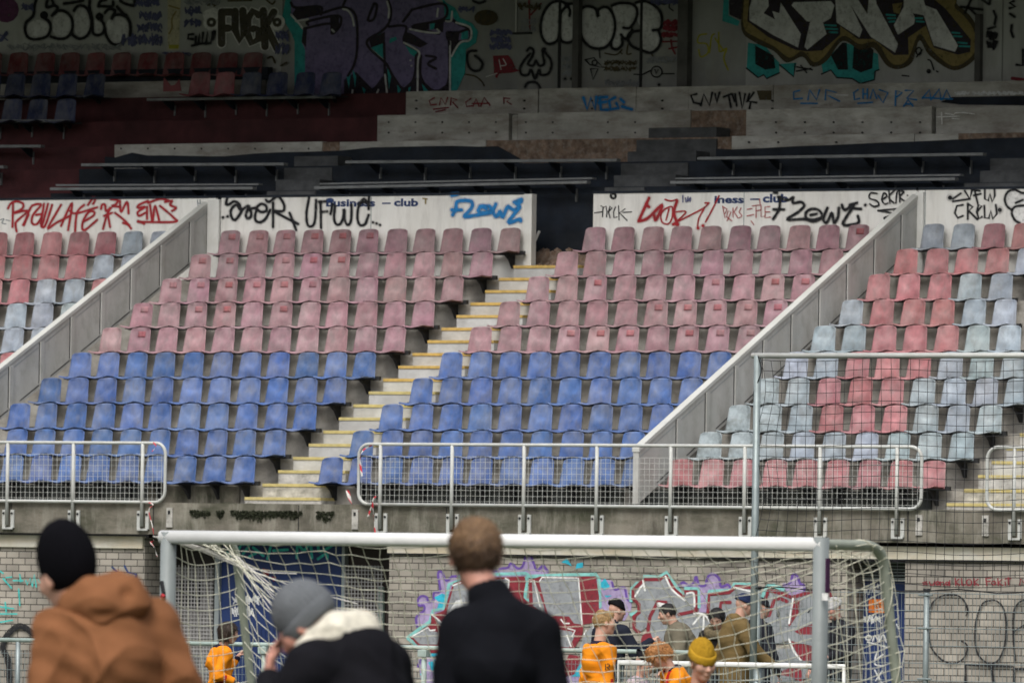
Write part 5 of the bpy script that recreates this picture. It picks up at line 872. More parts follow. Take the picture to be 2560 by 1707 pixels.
# ---------------- pitch rail and wire fences (same line, about 24 m in front of the wall)
FD = 109.; fp = atD(1280, 1620, FD); FY = fp[1]
pr = empty('pitch_rail', (fp[0], FY, 0), label='pale green tube rail with wire mesh running along the pitch edge', cat='rail'); PT = Matrix.Translation(-pr.location)
railg = mat('rail_green_grey', (.34, .42, .39), .5, .12, 6, .1, 40)
fx = lambda px: atY(px, 1620, FY)[0]
xs0 = fx(-200); xs1 = fx(1893); zr = 1.0
za = atY(1280, 1622, FY)[2]
o = MB().tube([(xs0, FY, za), (xs1, FY, za)], .026, 10).build('top_tube', railg, pr, smooth=True); o.data.transform(PT)
for px in (45, 300, 660, 1060, 1467, 1860):
    o = MB().tube([(fx(px), FY+.002, 0), (fx(px), FY+.002, za-.02)], .03, 10).build('post', railg if px > 100 else galv, pr, smooth=True); o.data.transform(PT)
    if px > 100: o = MB().box(fx(px)-.06, fx(px)+.06, FY-.05, FY+.05, za-.11, za-.027).build('clamp', railg, pr, bevel=.008); o.data.transform(PT)
m = MB()
for z_ in np.arange(za-.16, .05, -.2): m.tube([(xs0, FY, z_), (xs1, FY, z_)], .0028, 4)
for x_ in np.arange(xs0, xs1, .05): m.box(x_-.002, x_+.002, FY+.003, FY+.007, .05, za-.12)
o = m.build('wire_mesh', galv, pr); o.data.transform(PT)
wf = empty('wire_fence', (fx(2315), FY, 0), label='double rod wire mesh fence at right with a capped grey post', cat='fence'); WT = Matrix.Translation(-wf.location)
zf = atY(2315, 1478, FY)[2]
for px in (1893, 2315, 2740):
    o = MB().tube([(fx(px), FY, 0), (fx(px), FY, zf)], .034, 12).build('post', galv, wf, smooth=True); o.data.transform(WT)
    c = MB().tube([(fx(px), FY, zf), (fx(px), FY, zf+.035)], .042, 12).build('cap', blackm, wf, smooth=True); c.data.transform(WT)
    if px == 2315:
        for z_ in (zf-.04, zf-.42, zf-1.0):
            o = MB().tube([(fx(px)-.09, FY-.03, z_), (fx(px)+.09, FY-.03, z_)], .012, 6).build('clip', galv, wf); o.data.transform(WT)
for a, b in ((1893, 2315), (2315, 2740)):
    m = MB(); xa, xb = fx(a)+.05, fx(b)-.05
    for z_ in np.arange(zf-.02, .03, -.2): m.tube([(xa, FY-.006, z_), (xb, FY-.006, z_)], .0042, 4); m.tube([(xa, FY+.006, z_), (xb, FY+.006, z_)], .0042, 4)
    for x_ in np.arange(xa, xb, .05): m.tube([(x_, FY, .03), (x_, FY, zf)], .0026, 4)
    o = m.build('mesh_panel', galv, wf); o.data.transform(WT)
# ---------------- white portable frame behind the boys
BD = 84.; bp_ = atD(1550, 1655, BD); BY = bp_[1]; bx = lambda px: atY(px, 1655, BY)[0]; bz = bp_[2]
bf = empty('mini_goal', (bp_[0], BY, 0), label='low white tube frame with vertical bars behind the boys in orange', cat='mini goal'); BTm = Matrix.Translation(-bf.location)
o = MB().tube([(bx(1548), BY, 0), (bx(1548), BY, bz), (bx(2110), BY, bz), (bx(2110), BY, 0)], .026, 10).build('frame', whitepaint, bf, smooth=True); o.data.transform(BTm)
for px in (1890,): o = MB().tube([(bx(px), BY+.03, 0), (bx(px), BY+.03, bz-.03)], .038, 10).build('post', galv, bf, smooth=True); o.data.transform(BTm)
m = MB()
for px in np.arange(1556, 2105, 11): m.box(bx(px)-.0028, bx(px)+.0028, BY-.003, BY+.003, .05, bz-.03)
for z_ in (bz-.14, bz-.34, bz-.6): m.box(bx(1548), bx(2110), BY-.008, BY-.0045, z_-.004, z_+.004)
o = m.build('bars', galv, bf); o.data.transform(BTm)
o = MB().tube([(bx(1560), BY-.02, bz-.22), (bx(1600), BY-.02, bz-.19)], .012, 6).build('catch', whitepaint, bf); o.data.transform(BTm)
# ================================================================== PEOPLE (one signed distance body each, polygonised once)
def unit(v): v = np.asarray(v, float); return v/(np.linalg.norm(v)+1e-9)
def rotm(ax, a):
    c, s = math.cos(a), math.sin(a)
    return np.array({'x': [[1, 0, 0], [0, c, -s], [0, s, c]], 'y': [[c, 0, s], [0, 1, 0], [-s, 0, c]], 'z': [[c, -s, 0], [s, c, 0], [0, 0, 1]]}[ax])
class Sdf:
    def __init__(s): s.p = []
    def cap(s, a, b, ra, rb=None, k=.02, flat=None, op='u'):
        s.p.append(('cap', np.array(a, float), np.array(b, float), ra, ra if rb is None else rb, k, flat, op)); return s
    def chain(s, pts, rs, k=.02, flat=None):
        for i in range(len(pts)-1): s.cap(pts[i], pts[i+1], rs[i], rs[i+1], k, flat)
        return s
    def ell(s, c, r, R=None, k=.02, op='u'):
        s.p.append(('ell', np.array(c, float), np.array(r, float), np.eye(3) if R is None else R, None, k, None, op)); return s
    def cut(s, c, n): s.p.append(('cut', np.array(c, float), unit(n), None, None, 0, None, 'c')); return s
    def mesh(s, name, h, noise=None):
        lo = np.full(3, 1e9); hi = -lo
        for q in s.p:
            if q[-1] != 'u': continue
            if q[0] == 'cap': r = max(q[3], q[4]); lo = np.minimum(lo, np.minimum(q[1], q[2])-r); hi = np.maximum(hi, np.maximum(q[1], q[2])+r)
            else: r = q[2].max(); lo = np.minimum(lo, q[1]-r); hi = np.maximum(hi, q[1]+r)
        lo -= 3*h+.02; hi += 3*h+.02; n = np.ceil((hi-lo)/h).astype(int)+1; D = np.full(n, .5, np.float32)
        ax = [lo[i]+h*np.arange(n[i]) for i in range(3)]
        for q in s.p:
            k = q[5]; mg = .05+k
            if q[0] == 'cap': r = max(q[3], q[4]); a = np.minimum(q[1], q[2])-r-mg; b = np.maximum(q[1], q[2])+r+mg
            elif q[0] == 'ell': r = q[2].max(); a = q[1]-r-mg; b = q[1]+r+mg
            else: a, b = lo, hi
            i0 = np.maximum(((a-lo)/h).astype(int), 0); i1 = np.minimum(((b-lo)/h).astype(int)+2, n)
            if np.any(i1 <= i0): continue
            sl_ = tuple(slice(x_, y_) for x_, y_ in zip(i0, i1)); gx, gy, gz = np.meshgrid(*[ax[i][i0[i]:i1[i]] for i in range(3)], indexing='ij'); Pt = np.stack([gx, gy, gz], -1)
            if q[0] == 'cap':
                A, B = q[1], q[2]; ba = B-A; pa = Pt-A
                t = np.clip((pa@ba)/(ba@ba+1e-12), 0, 1); off = pa-t[..., None]*ba
                if q[6] is not None:
                    fn, fs = q[6]; fn = unit(fn); off = off+(off@fn)[..., None]*fn*(fs-1)
                d = np.linalg.norm(off, axis=-1)-(q[3]+(q[4]-q[3])*t)
            elif q[0] == 'ell':
                l = (Pt-q[1])@q[3]; k0 = np.linalg.norm(l/q[2], axis=-1); k1 = np.linalg.norm(l/(q[2]**2), axis=-1)+1e-9; d = k0*(k0-1)/k1
            else: d = (Pt-q[1])@q[2]
            X0 = D[sl_]
            if q[-1] == 'u':
                hh = np.clip(.5+.5*(X0-d)/k, 0, 1); D[sl_] = X0*(1-hh)+d*hh-k*hh*(1-hh)
            elif q[-1] == 's':
                hh = np.clip(.5-.5*(X0+d)/k, 0, 1); D[sl_] = X0*(1-hh)-d*hh+k*hh*(1-hh)
            else: D[sl_] = np.maximum(X0, d)
        return nets(D, lo, h, name, noise)
def nets(D, lo, h, name, noise=None):
    S = D < 0; n = np.array(D.shape)-1; acc = np.zeros((*n, 3), np.float32); cnt = np.zeros(n, np.float32)
    corners = [(i, j, k) for i in (0, 1) for j in (0, 1) for k in (0, 1)]
    V = lambda A, c: A[c[0]:c[0]+n[0], c[1]:c[1]+n[1], c[2]:c[2]+n[2]]
    tot = sum(V(S, c).astype(np.int8) for c in corners); act = (tot > 0) & (tot < 8); idx = np.argwhere(act)
    vp = np.zeros((len(idx), 3)); vc = np.zeros(len(idx))
    for c in corners:
        for a in range(3):
            if c[a]: continue
            e = list(c); e[a] = 1; d0 = V(D, c)[act]; d1 = V(D, e)[act]; cr = (d0 < 0) != (d1 < 0)
            t = np.where(cr, d0/np.where(cr, d0-d1, 1), 0); p = np.array(c, float)[None, :].repeat(len(idx), 0); p[:, a] += t; vp += p*cr[:, None]; vc += cr
    P = lo+h*(idx+vp/vc[:, None]); M = np.full(tuple(n), -1, np.int64); M[act] = np.arange(len(idx)); F = []
    for a in range(3):
        b, c = (a+1) % 3, (a+2) % 3; sa = [slice(None)]*3; sb = [slice(None)]*3; sa[a] = slice(0, -1); sb[a] = slice(1, None)
        A_, B_ = S[tuple(sa)], S[tuple(sb)]; cr = np.argwhere(A_ != B_); cr = cr[(cr[:, b] > 0) & (cr[:, c] > 0) & (cr[:, b] < n[b]) & (cr[:, c] < n[c])]
        def cell(db, dc): q = cr.copy(); q[:, b] += db; q[:, c] += dc; return M[q[:, 0], q[:, 1], q[:, 2]]
        quad = np.stack([cell(-1, -1), cell(0, -1), cell(0, 0), cell(-1, 0)], 1); fl = A_[cr[:, 0], cr[:, 1], cr[:, 2]]
        quad[~fl] = quad[~fl][:, ::-1]; F.append(quad)
    F = np.concatenate(F); F = F[(F >= 0).all(1)]
    me = bpy.data.meshes.new(name); me.from_pydata(P.tolist(), [], F.tolist())
    if noise is not None:
        me.update(); N = np.zeros(len(P)*3); me.vertices.foreach_get('normal', N); N = N.reshape(-1, 3); P = P+N*noise(P)[:, None]; me.vertices.foreach_set('co', P.ravel())
    me.polygons.foreach_set('use_smooth', [True]*len(me.polygons)); me.update(); return me
def folds(amp, fz, fx_, seed, big=.0):
    r = np.random.RandomState(seed); ph = r.uniform(0, 6, 16)
    rid = lambda q: (1-np.abs(np.sin(q)))**2
    def f(P):
        x_, y_, z_ = P.T; w_ = .6*np.sin(3.1*x_*fx_+ph[0])+.6*np.sin(2.7*y_*fx_+ph[1]+1.3*np.sin(4*z_+ph[2]))
        v = rid(fz*.5*z_+1.6*w_+5*x_*np.sin(ph[8])+ph[3])*.9+rid(fz*.8*z_-2.2*w_-6*x_+ph[4])*.6+rid(fx_*2.2*(x_+y_)+1.5*w_+2*z_+ph[5])*.45
        m_ = .35+.65*np.clip(.5+.9*np.sin(6.2*z_+ph[6]+3*x_+2*np.sin(5*y_+ph[7])), 0, 1)
        return amp*(v-.55)*m_*1.3+big*np.sin(4*x_+3*z_+ph[9])+amp*.12*np.sin(60*z_+30*x_+ph[10]+3*w_)
    return f
def strands(amp, c, n=34, seed=1):
    ph = np.random.RandomState(seed).uniform(0, 6, 6)
    def f(P):
        d = P-c; a = np.arctan2(d[:, 0], d[:, 1]); e = np.arctan2(d[:, 2], np.hypot(d[:, 0], d[:, 1]))
        return amp*(np.sin(n*a+3*np.sin(5*e+ph[0])+ph[1])*.5+np.sin(n*.55*a-6*e+ph[2])*.5+.5*np.sin(23*e+7*np.sin(3*a+ph[3])))
    return f
skin = mat('skin', (.52, .30, .225), .5, .06, 12, .08, 60, spec=.4); skin2 = mat('skin_ruddy', (.50, .25, .19), .5, .08, 10, .08, 60)
lipm = mat('lips', (.43, .20, .165), .5, .05); eyem = mat('eye_dark', (.02, .016, .014), .3, 0); browm = mat('eyebrow', (.06, .04, .025), .8, .1)
def cloth(name, c, rough=.85, var=.12, bump=.4, bs=55, **k): return mat(name, c, rough, var, 6, bump, bs, spec=.08, **k)
ORANGE = cloth('orange_shirt', (.74, .245, .012), .6, .10, .15, 40); COLLAR = cloth('navy_trim', (.018, .016, .035)); REDTRIM = cloth('red_trim', (.50, .02, .02)); SHORTS = cloth('dark_shorts', (.02, .022, .04)); TEALIN = cloth('teal_undershirt', (.02, .20, .26))
SHOE = cloth('shoe_black', (.02, .02, .022))
def person(label, px, py, D, rel, H, hh=None, clothes=None, lean=0., tilt=0., head=(0, 0, 0), arms=None, girth=1., skin_=None, top=None, legs='jeans', hat=None, hair=None, hood=None, collar=None, sleeve_cut=None, shirt=False, headshift=(0, 0, 0), hres=.0075, gloves=None, jres=.012, fold=None, sh=1., skirt=False, prop=None, logo=False, halfbody=False, jl=.47):
    """px,py: pixel of the head top at distance D gives the standing place; rel: facing relative to the view direction (ccw)"""
    hh = hh or H/7.4; sk = skin_ or skin; ht = atD(px, py, D); yaw = YAW+math.radians(rel); Rz = rotm('z', yaw)
    root = bpy.data.objects.new('person', None)
    # --- skeleton in local space (y forward, x right, z up)
    hip = np.array([0, 0, .50*H]); Rl = rotm('x', -math.radians(lean))@rotm('y', math.radians(tilt))
    up_ = lambda p: hip+Rl@(np.array(p, float)-hip)
    nz = H-hh*1.02-.035*H; sw = .118*H*sh
    neck0 = up_((0, -.005*H, nz-.005*H)); neck1 = up_((0, .012*H, H-hh*.82)); chest = up_((0, 0, nz-.10*H)); waist = up_((0, .0, .60*H))
    Rh = Rl@rotm('z', math.radians(head[0]))@rotm('x', math.radians(-head[1]))@rotm('y', math.radians(head[2]))
    hc = neck1+Rh@np.array([0, .035*H*.6, hh*.36])+Rl@np.array(headshift, float)
    # place so the head top lands where the photo has it
    base = ht-Rz@(hc+np.array([0, 0, hh*.50])); dz = base[2]
    base[2] = 0; hipdrop = dz
    # keep feet on the ground: shift whole upper body by dz through leg length
    sh_up = np.array([0, 0, dz]); mv = lambda p: np.asarray(p)+sh_up
    neck0, neck1, chest, waist, hip, hc = map(mv, (neck0, neck1, chest, waist, hip, hc)); up0 = up_
    up_ = lambda p: up0(p)+sh_up
    hd = lambda p: hc+Rh@(np.array(p, float)*hh)
    A = {}
    arms = arms or {}
    for sd, s in (('R', 1), ('L', -1)):
        ua, fa = arms.get(sd, ((s*.16, -.02, -1), (s*.05, .12, -1)))
        S0 = up_((s*sw, -.005*H, nz-.045*H)); ua = Rl@unit(ua); fa = Rl@unit(fa); E = S0+ua*.172*H; W_ = E+fa*.150*H; A[sd] = (S0, E, W_, fa, s)
    hipw = .052*H; F = {}
    for s in (1, -1):
        hp = hip+np.array([s*hipw, 0, -.01*H]); ft = np.array([s*hipw*1.35, .03*H*s, .045*H]); kn = (hp+ft)/2+np.array([0, .025*H, .0]); F[s] = (hp, kn, ft)
    # --- body: head, neck, trunk, arms and hands as one surface
    b = Sdf()
    if not halfbody:
        b.cap(hip, waist, .075*H, .068*H, .03, ((0, 1, 0), 1.35)); b.cap(waist, chest, .07*H, .085*H, .03, ((0, 1, 0), 1.35)); b.cap(up_((-sw*.6, 0, nz-.05*H)), up_((sw*.6, 0, nz-.05*H)), .045*H, .045*H, .03)
        for s in (1, -1):
            hp, kn, ft = F[s]; b.cap(hp, kn, .048*H, .032*H, .02); b.cap(kn, ft, .03*H, .02*H, .02); b.cap(ft+np.array([0, -.01, -.015*H]), ft+np.array([0, .09*H, -.025*H]), .018*H, .016*H, .01)
    b.cap(neck0+np.array([0, 0, -.03]), hd((0, -.14, -.22)), .036*H*girth**.5, .033*H*girth**.5, .02)
    b.ell(hd((0, -.06, .12)), np.array([.315, .405, .375])*hh, Rh, .02); b.ell(hd((0, .10, -.20)), np.array([.245, .27, .29])*hh, Rh, .03); b.ell(hd((0, .24, -.40)), np.array([.11, .10, .08])*hh, Rh, .03)
    b.ell(hd((0, .22, .02)), np.array([.25, .17, .26])*hh, Rh, .02)
    for s in (1, -1):
        b.ell(hd((s*.135, .41, .035)), np.array([.075, .05, .045])*hh, Rh, .015, 's'); b.ell(hd((s*.19, .255, -.06)), np.array([.085, .10, .10])*hh, Rh, .035)
        b.ell(hd((s*.325, -.05, -.02)), np.array([.035, .085, .125])*hh, Rh@rotm('z', -s*.35), .006)
    b.cap(hd((0, .385, .06)), hd((0, .47, -.085)), .035*hh, .058*hh, .012); b.ell(hd((0, .42, -.105)), np.array([.085, .05, .04])*hh, Rh, .01)
    b.ell(hd((0, .375, -.215)), np.array([.075, .05, .026])*hh, Rh, .016); b.ell(hd((0, .365, -.268)), np.array([.06, .05, .026])*hh, Rh, .016)
    b.ell(hd((0, .36, .095)), np.array([.20, .05, .03])*hh, Rh, .015)
    gl = Sdf() if gloves else None
    for sd in 'RL':
        S0, E, W_, fa, s = A[sd]; b.cap(S0, E, .03*H, .024*H, .02); b.cap(E, W_, .024*H, .016*H, .02)
        hs = .052*H*2; cv = arms.get('curl'+sd, .5); bk = unit(np.cross(fa, (0, 0, 1)) if abs(fa[2]) < .95 else (s, 0, 0)); pn = unit(arms.get('palm'+sd, unit(np.cross(fa, bk)))) if True else None
        pn = unit(pn-fa*(pn@fa)); sidev = np.cross(fa, pn); ths = 1 if arms.get('thumb'+sd, 1) > 0 else -1
        pc = W_+fa*.05*H
        tgt = gl if (gl is not None and sd in gloves) else b
        hr = .0048*H*(1.25 if tgt is gl else 1.)
        tgt.cap(W_, pc, .0155*H, .0175*H, .008, (pn, 1.7)); tgt.cap(W_-fa*.01*H, W_+fa*.02*H, .015*H, .015*H, .01)
        for q, (o_, l_) in enumerate(((-.62, .9), (-.2, 1.), (.2, .95), (.6, .75))):
            r0 = pc+sidev*o_*.023*H; d1 = unit(fa*math.cos(cv)+pn*math.sin(cv)); d2 = unit(fa*math.cos(cv*2.3)+pn*math.sin(cv*2.3)); d3 = unit(fa*math.cos(cv*3.2)+pn*math.sin(cv*3.2)); L = .024*H*l_
            k1 = r0+d1*L; k2 = k1+d2*L*.7; tgt.chain([r0, k1, k2, k2+d3*L*.55], [hr, hr*.95, hr*.88, hr*.75], .003)
        t0 = W_+fa*.018*H-sidev*ths*.014*H; t1 = t0+unit(fa*.7-sidev*ths*.6+pn*.4)*.024*H; tgt.chain([t0, t1, t1+unit(fa+pn*.5)*.02*H], [hr*1.3, hr*1.15, hr*.9], .006)
    me = b.mesh('person', hres); root = bpy.data.objects.new('person', me); COL.objects.link(root); me.materials.append(sk)
    root.location = base; root.rotation_euler = (0, 0, yaw); props(root, label, 'person')
    def child(name, me_, mts): return link(name, me_, root, mts)
    # face details
    for s in (1, -1):
        e = bmesh.new(); bmesh.ops.create_uvsphere(e, u_segments=10, v_segments=8, radius=.042*hh); bmesh.ops.transform(e, matrix=Matrix.Translation(Vector(hd((s*.135, .355, .035)))), verts=e.verts); mm = bpy.data.meshes.new('eye'); e.to_mesh(mm); e.free(); child('eye', mm, eyem)
        m = MB(); m.tube([hd((s*.05, .385, .10)), hd((s*.13, .395, .125)), hd((s*.22, .345, .10))], .016*hh, 6); child('eyebrow', m.mesh('eyebrow', True), browm)
    m = MB(); m.tube([hd((-.05, .398, -.246)), hd((-.02, .414, -.240)), hd((.02, .414, -.240)), hd((.05, .398, -.246))], .013*hh, 6); child('mouth', m.mesh('mouth', True), lipm)
    # --- top garment
    if top:
        t = Sdf(); th = top.get('thick', .02); gt = girth; k = .045
        t.cap(up_((0, 0, jl*H)), waist, (.088*gt)*H+th, (.084*gt)*H+th, k, ((0, 1, 0), 1.28)); t.cap(waist, chest, .084*gt*H+th, .094*gt*H+th, k, ((0, 1, 0), 1.25))
        t.cap(up_((-sw*.55, -.005*H, nz-.055*H)), up_((sw*.55, -.005*H, nz-.055*H)), .056*H+th*.7, .056*H+th*.7, k, ((0, 1, 0), 1.1))
        for s in (1, -1): t.cap(neck0+np.array([s*.02, 0, -.012]), up_((s*sw*.92, -.005*H, nz-.045*H)), .034*H+th*.3, .040*H+th*.7, .03)
        t.cap(up_((0, -.035*H, nz-.11*H)), up_((0, -.03*H, nz-.05*H)), .075*H+th, .06*H+th, k)
        for sd in 'RL':
            S0, E, W_, fa, s = A[sd]; t.cap(S0, E, .042*H*gt**.5+th*.55, .034*H+th*.6, .03); t.cap(E, W_-fa*.012*H, .034*H+th*.6, .024*H+th*.45, .02)
        if skirt: t.cap(up_((0, 0, .36*H)), up_((0, 0, .5*H)), .098*gt*H+th, .088*gt*H+th, .04, ((0, 1, 0), 1.25))
        if collar == 'stand': t.cap(neck0+np.array([0, -.004, -.02]), neck0*.52+hd((0, -.14, -.36))*.48+np.array([0, 0, .004]), .048*H, .044*H, .015)
        for s_ in top.get('extra', []): t.cap(*[up_(q) for q in s_[:2]], *s_[2:])
        if collar == 'stand' or collar == 'crew': t.cap(neck0*.75+hd((0, -.12, -.3))*.25, hd((0, -.10, -.1)), .033*H*girth**.5, .037*H*girth**.5, .006, None, 's')
        me_ = t.mesh('jacket', jres, fold or folds(.006, 26, 3, int(px)))
        mts = [top['mat']]
        nm = 'shirt' if shirt else 'jacket'; me_.name = nm
        jk = child(nm, me_, mts)
        if shirt:
            me_.materials.append(COLLAR); me_.materials.append(REDTRIM); me_.materials.append(skin)
            inv = Rl.T
            for pl in me_.polygons:
                c = np.array(pl.center); q = inv@(c-hip); ws = min(np.linalg.norm(c-A['R'][2]), np.linalg.norm(c-A['L'][2])); zl = q[2]+.50*H
                if ws < .035*H: pl.material_index = 1
                elif zl > nz+.0*H and abs(q[0]) < .055*H: pl.material_index = 1
                elif zl > nz-.075*H and q[1] > .02*H and .03*H < abs(q[0]) < .075*H: pl.material_index = 2
                elif abs(q[1]+.005) < .012*H and zl < nz-.2*H and abs(q[0]) > .07*H: pl.material_index = 2
    if legs:
        lm = {'jeans': None, 'dark': None}.get(legs, None); tq = Sdf(); tq.cap(hip+np.array([-hipw*.7, 0, .02*H]), hip+np.array([hipw*.7, 0, .02*H]), .07*H, .07*H, .03, ((0, 1, 0), 1.1))
        for s in (1, -1):
            hp, kn, ft = F[s]; tq.cap(hp, kn, .058*H, .043*H, .03); tq.cap(kn, ft+np.array([0, 0, .02]), .042*H, .036*H, .02)
        child('trousers', tq.mesh('trousers', .02), legs)
        for s in (1, -1):
            ft = F[s][2]; q = Sdf(); q.cap(ft+np.array([0, -.012*H, -.018*H]), ft+np.array([0, .095*H, -.026*H]), .027*H, .021*H, .02); child('shoe', q.mesh('shoe', .016), SHOE)
    if gl is not None: child('glove', gl.mesh('glove', .007), gloves_mat)
    # --- hair and hats
    if hair:
        h_ = Sdf(); kd = hair['kind']; g_ = hair.get('big', 1.08)
        h_.ell(hd((0, -.075, .14)), np.array([.325, .415, .375])*hh*g_, Rh, .02)
        if kd == 'messy':
            r = random.Random(int(px))
            for i in range(12): a = r.uniform(0, 6.28); e = r.uniform(.25, 1.4); d = np.array([math.cos(a)*math.cos(e), math.sin(a)*math.cos(e), math.sin(e)]); p0 = np.array([0, -.06, .14])+d*np.array([.30, .38, .36]); h_.cap(hd(p0*.9), hd(p0*.94+d*.05+np.array([r.uniform(-.06, .06), .05, .01])), .075*hh, .03*hh, .03)
        if kd == 'long':
            for s in (1, -1): h_.cap(hd((s*.25, -.14, .15)), hd((s*.25, -.17, -.36)), .12*hh, .085*hh, .05)
            h_.cap(hd((0, -.30, .1)), hd((0, -.28, -.42)), .22*hh, .15*hh, .06)
        if kd == 'fringe':
            for i in range(7): x_ = (i-3)*.085; h_.cap(hd((x_, .18, .40)), hd((x_*1.25, .40, .16)), .07*hh, .045*hh, .03)
            for s in (1, -1): h_.cap(hd((s*.3, .1, .2)), hd((s*.31, -.02, -.14)), .07*hh, .05*hh, .03)
            h_.cap(hd((0, -.42, 0)), hd((0, -.44, -.26)), .10*hh, .07*hh, .06); h_.cap(hd((-.2, -.38, -.1)), hd((-.28, -.46, -.22)), .08*hh, .04*hh, .05)
        lv = hair.get('face', (0, .45, -.14)); h_.ell(hd(lv), np.array([.30, .31 if kd != 'long' else .35, .27 if kd == 'fringe' else .36 if kd != 'long' else .42])*hh, Rh, .02, 's')
        if kd in ('short', 'messy'):
            h_.cut(hd((0, -.1, -.30)), Rh@np.array([0, .35, -1.]))
            for s in (1, -1): h_.ell(hd((s*.36, .02, -.16)), np.array([.10, .16, .20])*hh, Rh, .02, 's')
        hme = h_.mesh('hair', .0075 if D > 50 else .006, strands(hair.get('amp', .0035), hc, hair.get('n', 34), int(px)))
        hr_ = np.random.RandomState(int(px)); hme.update(); nv = len(hme.vertices); co = np.zeros(nv*3); no = np.zeros(nv*3); hme.vertices.foreach_get('co', co); hme.vertices.foreach_get('normal', no); co = co.reshape(-1, 3); no = no.reshape(-1, 3)
        nl = hair.get('locks', 900 if D > 50 else 3800); pk = hr_.randint(0, nv, nl); dn = Rh@unit(hair.get('dir', (.15, .25, -.75))); LN = hair.get('len', .028 if kd in ('short', 'messy') else .05); RD_ = hair.get('r', .0022 if D > 50 else .0012); vv = []; ff = []
        for q_ in pk:
            p0 = co[q_]; nn_ = no[q_]; tg = dn+hr_.normal(0, .35, 3); tg = unit(tg-nn_*(tg@nn_)*.8); sd_ = unit(np.cross(nn_, tg)); L_ = LN*hr_.uniform(.5, 1.3); lf = hr_.uniform(.15, .55)
            a_ = p0-nn_*.003; b_ = p0+tg*L_*.5+nn_*L_*lf*.6; c_ = p0+tg*L_+nn_*L_*lf*.5
            o_ = len(vv); vv += [a_-sd_*RD_, a_+sd_*RD_, b_-sd_*RD_*.9, b_+sd_*RD_*.9+nn_*.001, c_]; ff += [(o_, o_+1, o_+3, o_+2), (o_+2, o_+3, o_+4)]
        base_v = co.tolist(); off_ = len(base_v); base_f = [tuple(p_.vertices) for p_ in hme.polygons]
        h2 = bpy.data.meshes.new('hair'); h2.from_pydata(base_v+[tuple(v_) for v_ in vv], [], base_f+[tuple(i_+off_ for i_ in f_) for f_ in ff]); h2.polygons.foreach_set('use_smooth', [True]*len(h2.polygons))
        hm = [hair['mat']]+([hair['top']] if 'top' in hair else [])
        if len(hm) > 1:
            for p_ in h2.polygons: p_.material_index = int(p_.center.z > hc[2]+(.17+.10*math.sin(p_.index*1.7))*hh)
        child('hair', h2, hm)
    if hat:
        q = Sdf(); g_ = hat.get('big', 1.12); tl = hat.get('tall', .0)
        q.ell(hd((0, -.07-tl*.3, .15+tl*.5)), np.array([.335, .425, .40+tl*.6])*hh*g_, Rh, .02)
        zc = hat.get('rim', .12); bk_ = hat.get('back', .45)
        q.cut(hd((0, .2, zc)), Rh@np.array([0, -bk_, -1.]))
        n_ = hat.get('rib', 40); am = hat.get('amp', .003)
        child('beanie', q.mesh('beanie', .006, (lambda P: am*np.sin(n_*np.arctan2(*((P-hc)@Rh).T[:2])))), hat['mat'])
        if hat.get('cuff', True):
            m = MB(); nrm = unit(Rh@np.array([0, -bk_, -1.])); ring = []
            ch = hat.get('ch', .17); Nn = 40
            for lv_, ro in ((0, 1.0), (0, 1.07), (ch*.15, 1.10), (ch*.85, 1.09), (ch, 1.06), (ch, .98)):
                rr_ = []
                for i in range(Nn):
                    a = 2*math.pi*i/Nn; y_ = math.sin(a); x_ = math.cos(a); py_ = -.07+y_*.425*g_*ro; zz_ = zc-bk_*(py_-.2)+lv_
                    sc_ = max(.3, 1-((zz_-.15-tl*.5)/((.40+tl*.6)*g_))**2)**.5
                    rr_.append(hd((x_*.335*g_*ro*max(sc_, .80), -.07+y_*.425*g_*ro*max(sc_, .86), zz_)))
                ring.append(rr_)
            vs = [p for rr_ in ring for p in rr_]; fs = [(i*Nn+j, i*Nn+(j+1) % Nn, (i+1)*Nn+(j+1) % Nn, (i+1)*Nn+j) for i in range(5) for j in range(Nn)]; m.add(vs, fs)
            child('cuff', m.mesh('cuff', True), hat['mat'])
    if hood:
        q = Sdf()
        for a, b_, ra, rb in hood['caps']: q.cap(up_(np.array(a)+np.array([0, 0, nz])), up_(np.array(b_)+np.array([0, 0, nz])), ra, rb, hood.get('k', .04), None)
        for a, b_, ra, rb in hood.get('cuts', []): q.cap(up_(np.array(a)+np.array([0, 0, nz])), up_(np.array(b_)+np.array([0, 0, nz])), ra, rb, .03, None, 's')
        child('hood', q.mesh('hood', .010 if D < 50 else .012, folds(hood.get('amp', .006), 30, 4, int(px)+3)), hood['mat'])
    if logo:
        # sleeve emblem on the right upper arm, facing out
        S0, E, W_, fa, s = A[logo]; ax = unit(E-S0); out = unit(Rz.T@(-FW)); out = unit(out-ax*(out@ax)); sd_ = np.cross(ax, out); c = S0+(E-S0)*.55+out*(.040*H+top.get('thick', .02)*.6+.016)
        m = MB(); u_ = .022
        for seg in ([(-.8, 1), (-.8, -1)], [(-.3, -1), (.5, -1), (.9, -.5), (.5, 0), (-.3, 0), (.9, 1)]): m.tube([c+sd_*x_*u_*-1+ax*y_*u_*1.2 for x_, y_ in seg], .0042, 5)
        child('emblem', m.mesh('emblem'), P_BLACK)
    if prop: prop(root, A, hd, up_)
    return root, A
def beanie(name, c, **k): return dict(mat=cloth(name, c, .95, .15, .5, 90), **k)
gloves_mat = cloth('glove_black', (.012, .012, .014))
JEANS = cloth('dark_jeans', (.03, .035, .06)); DKTR = cloth('dark_trousers', (.02, .02, .024)); KHAKI = cloth('brown_trousers', (.10, .075, .05))
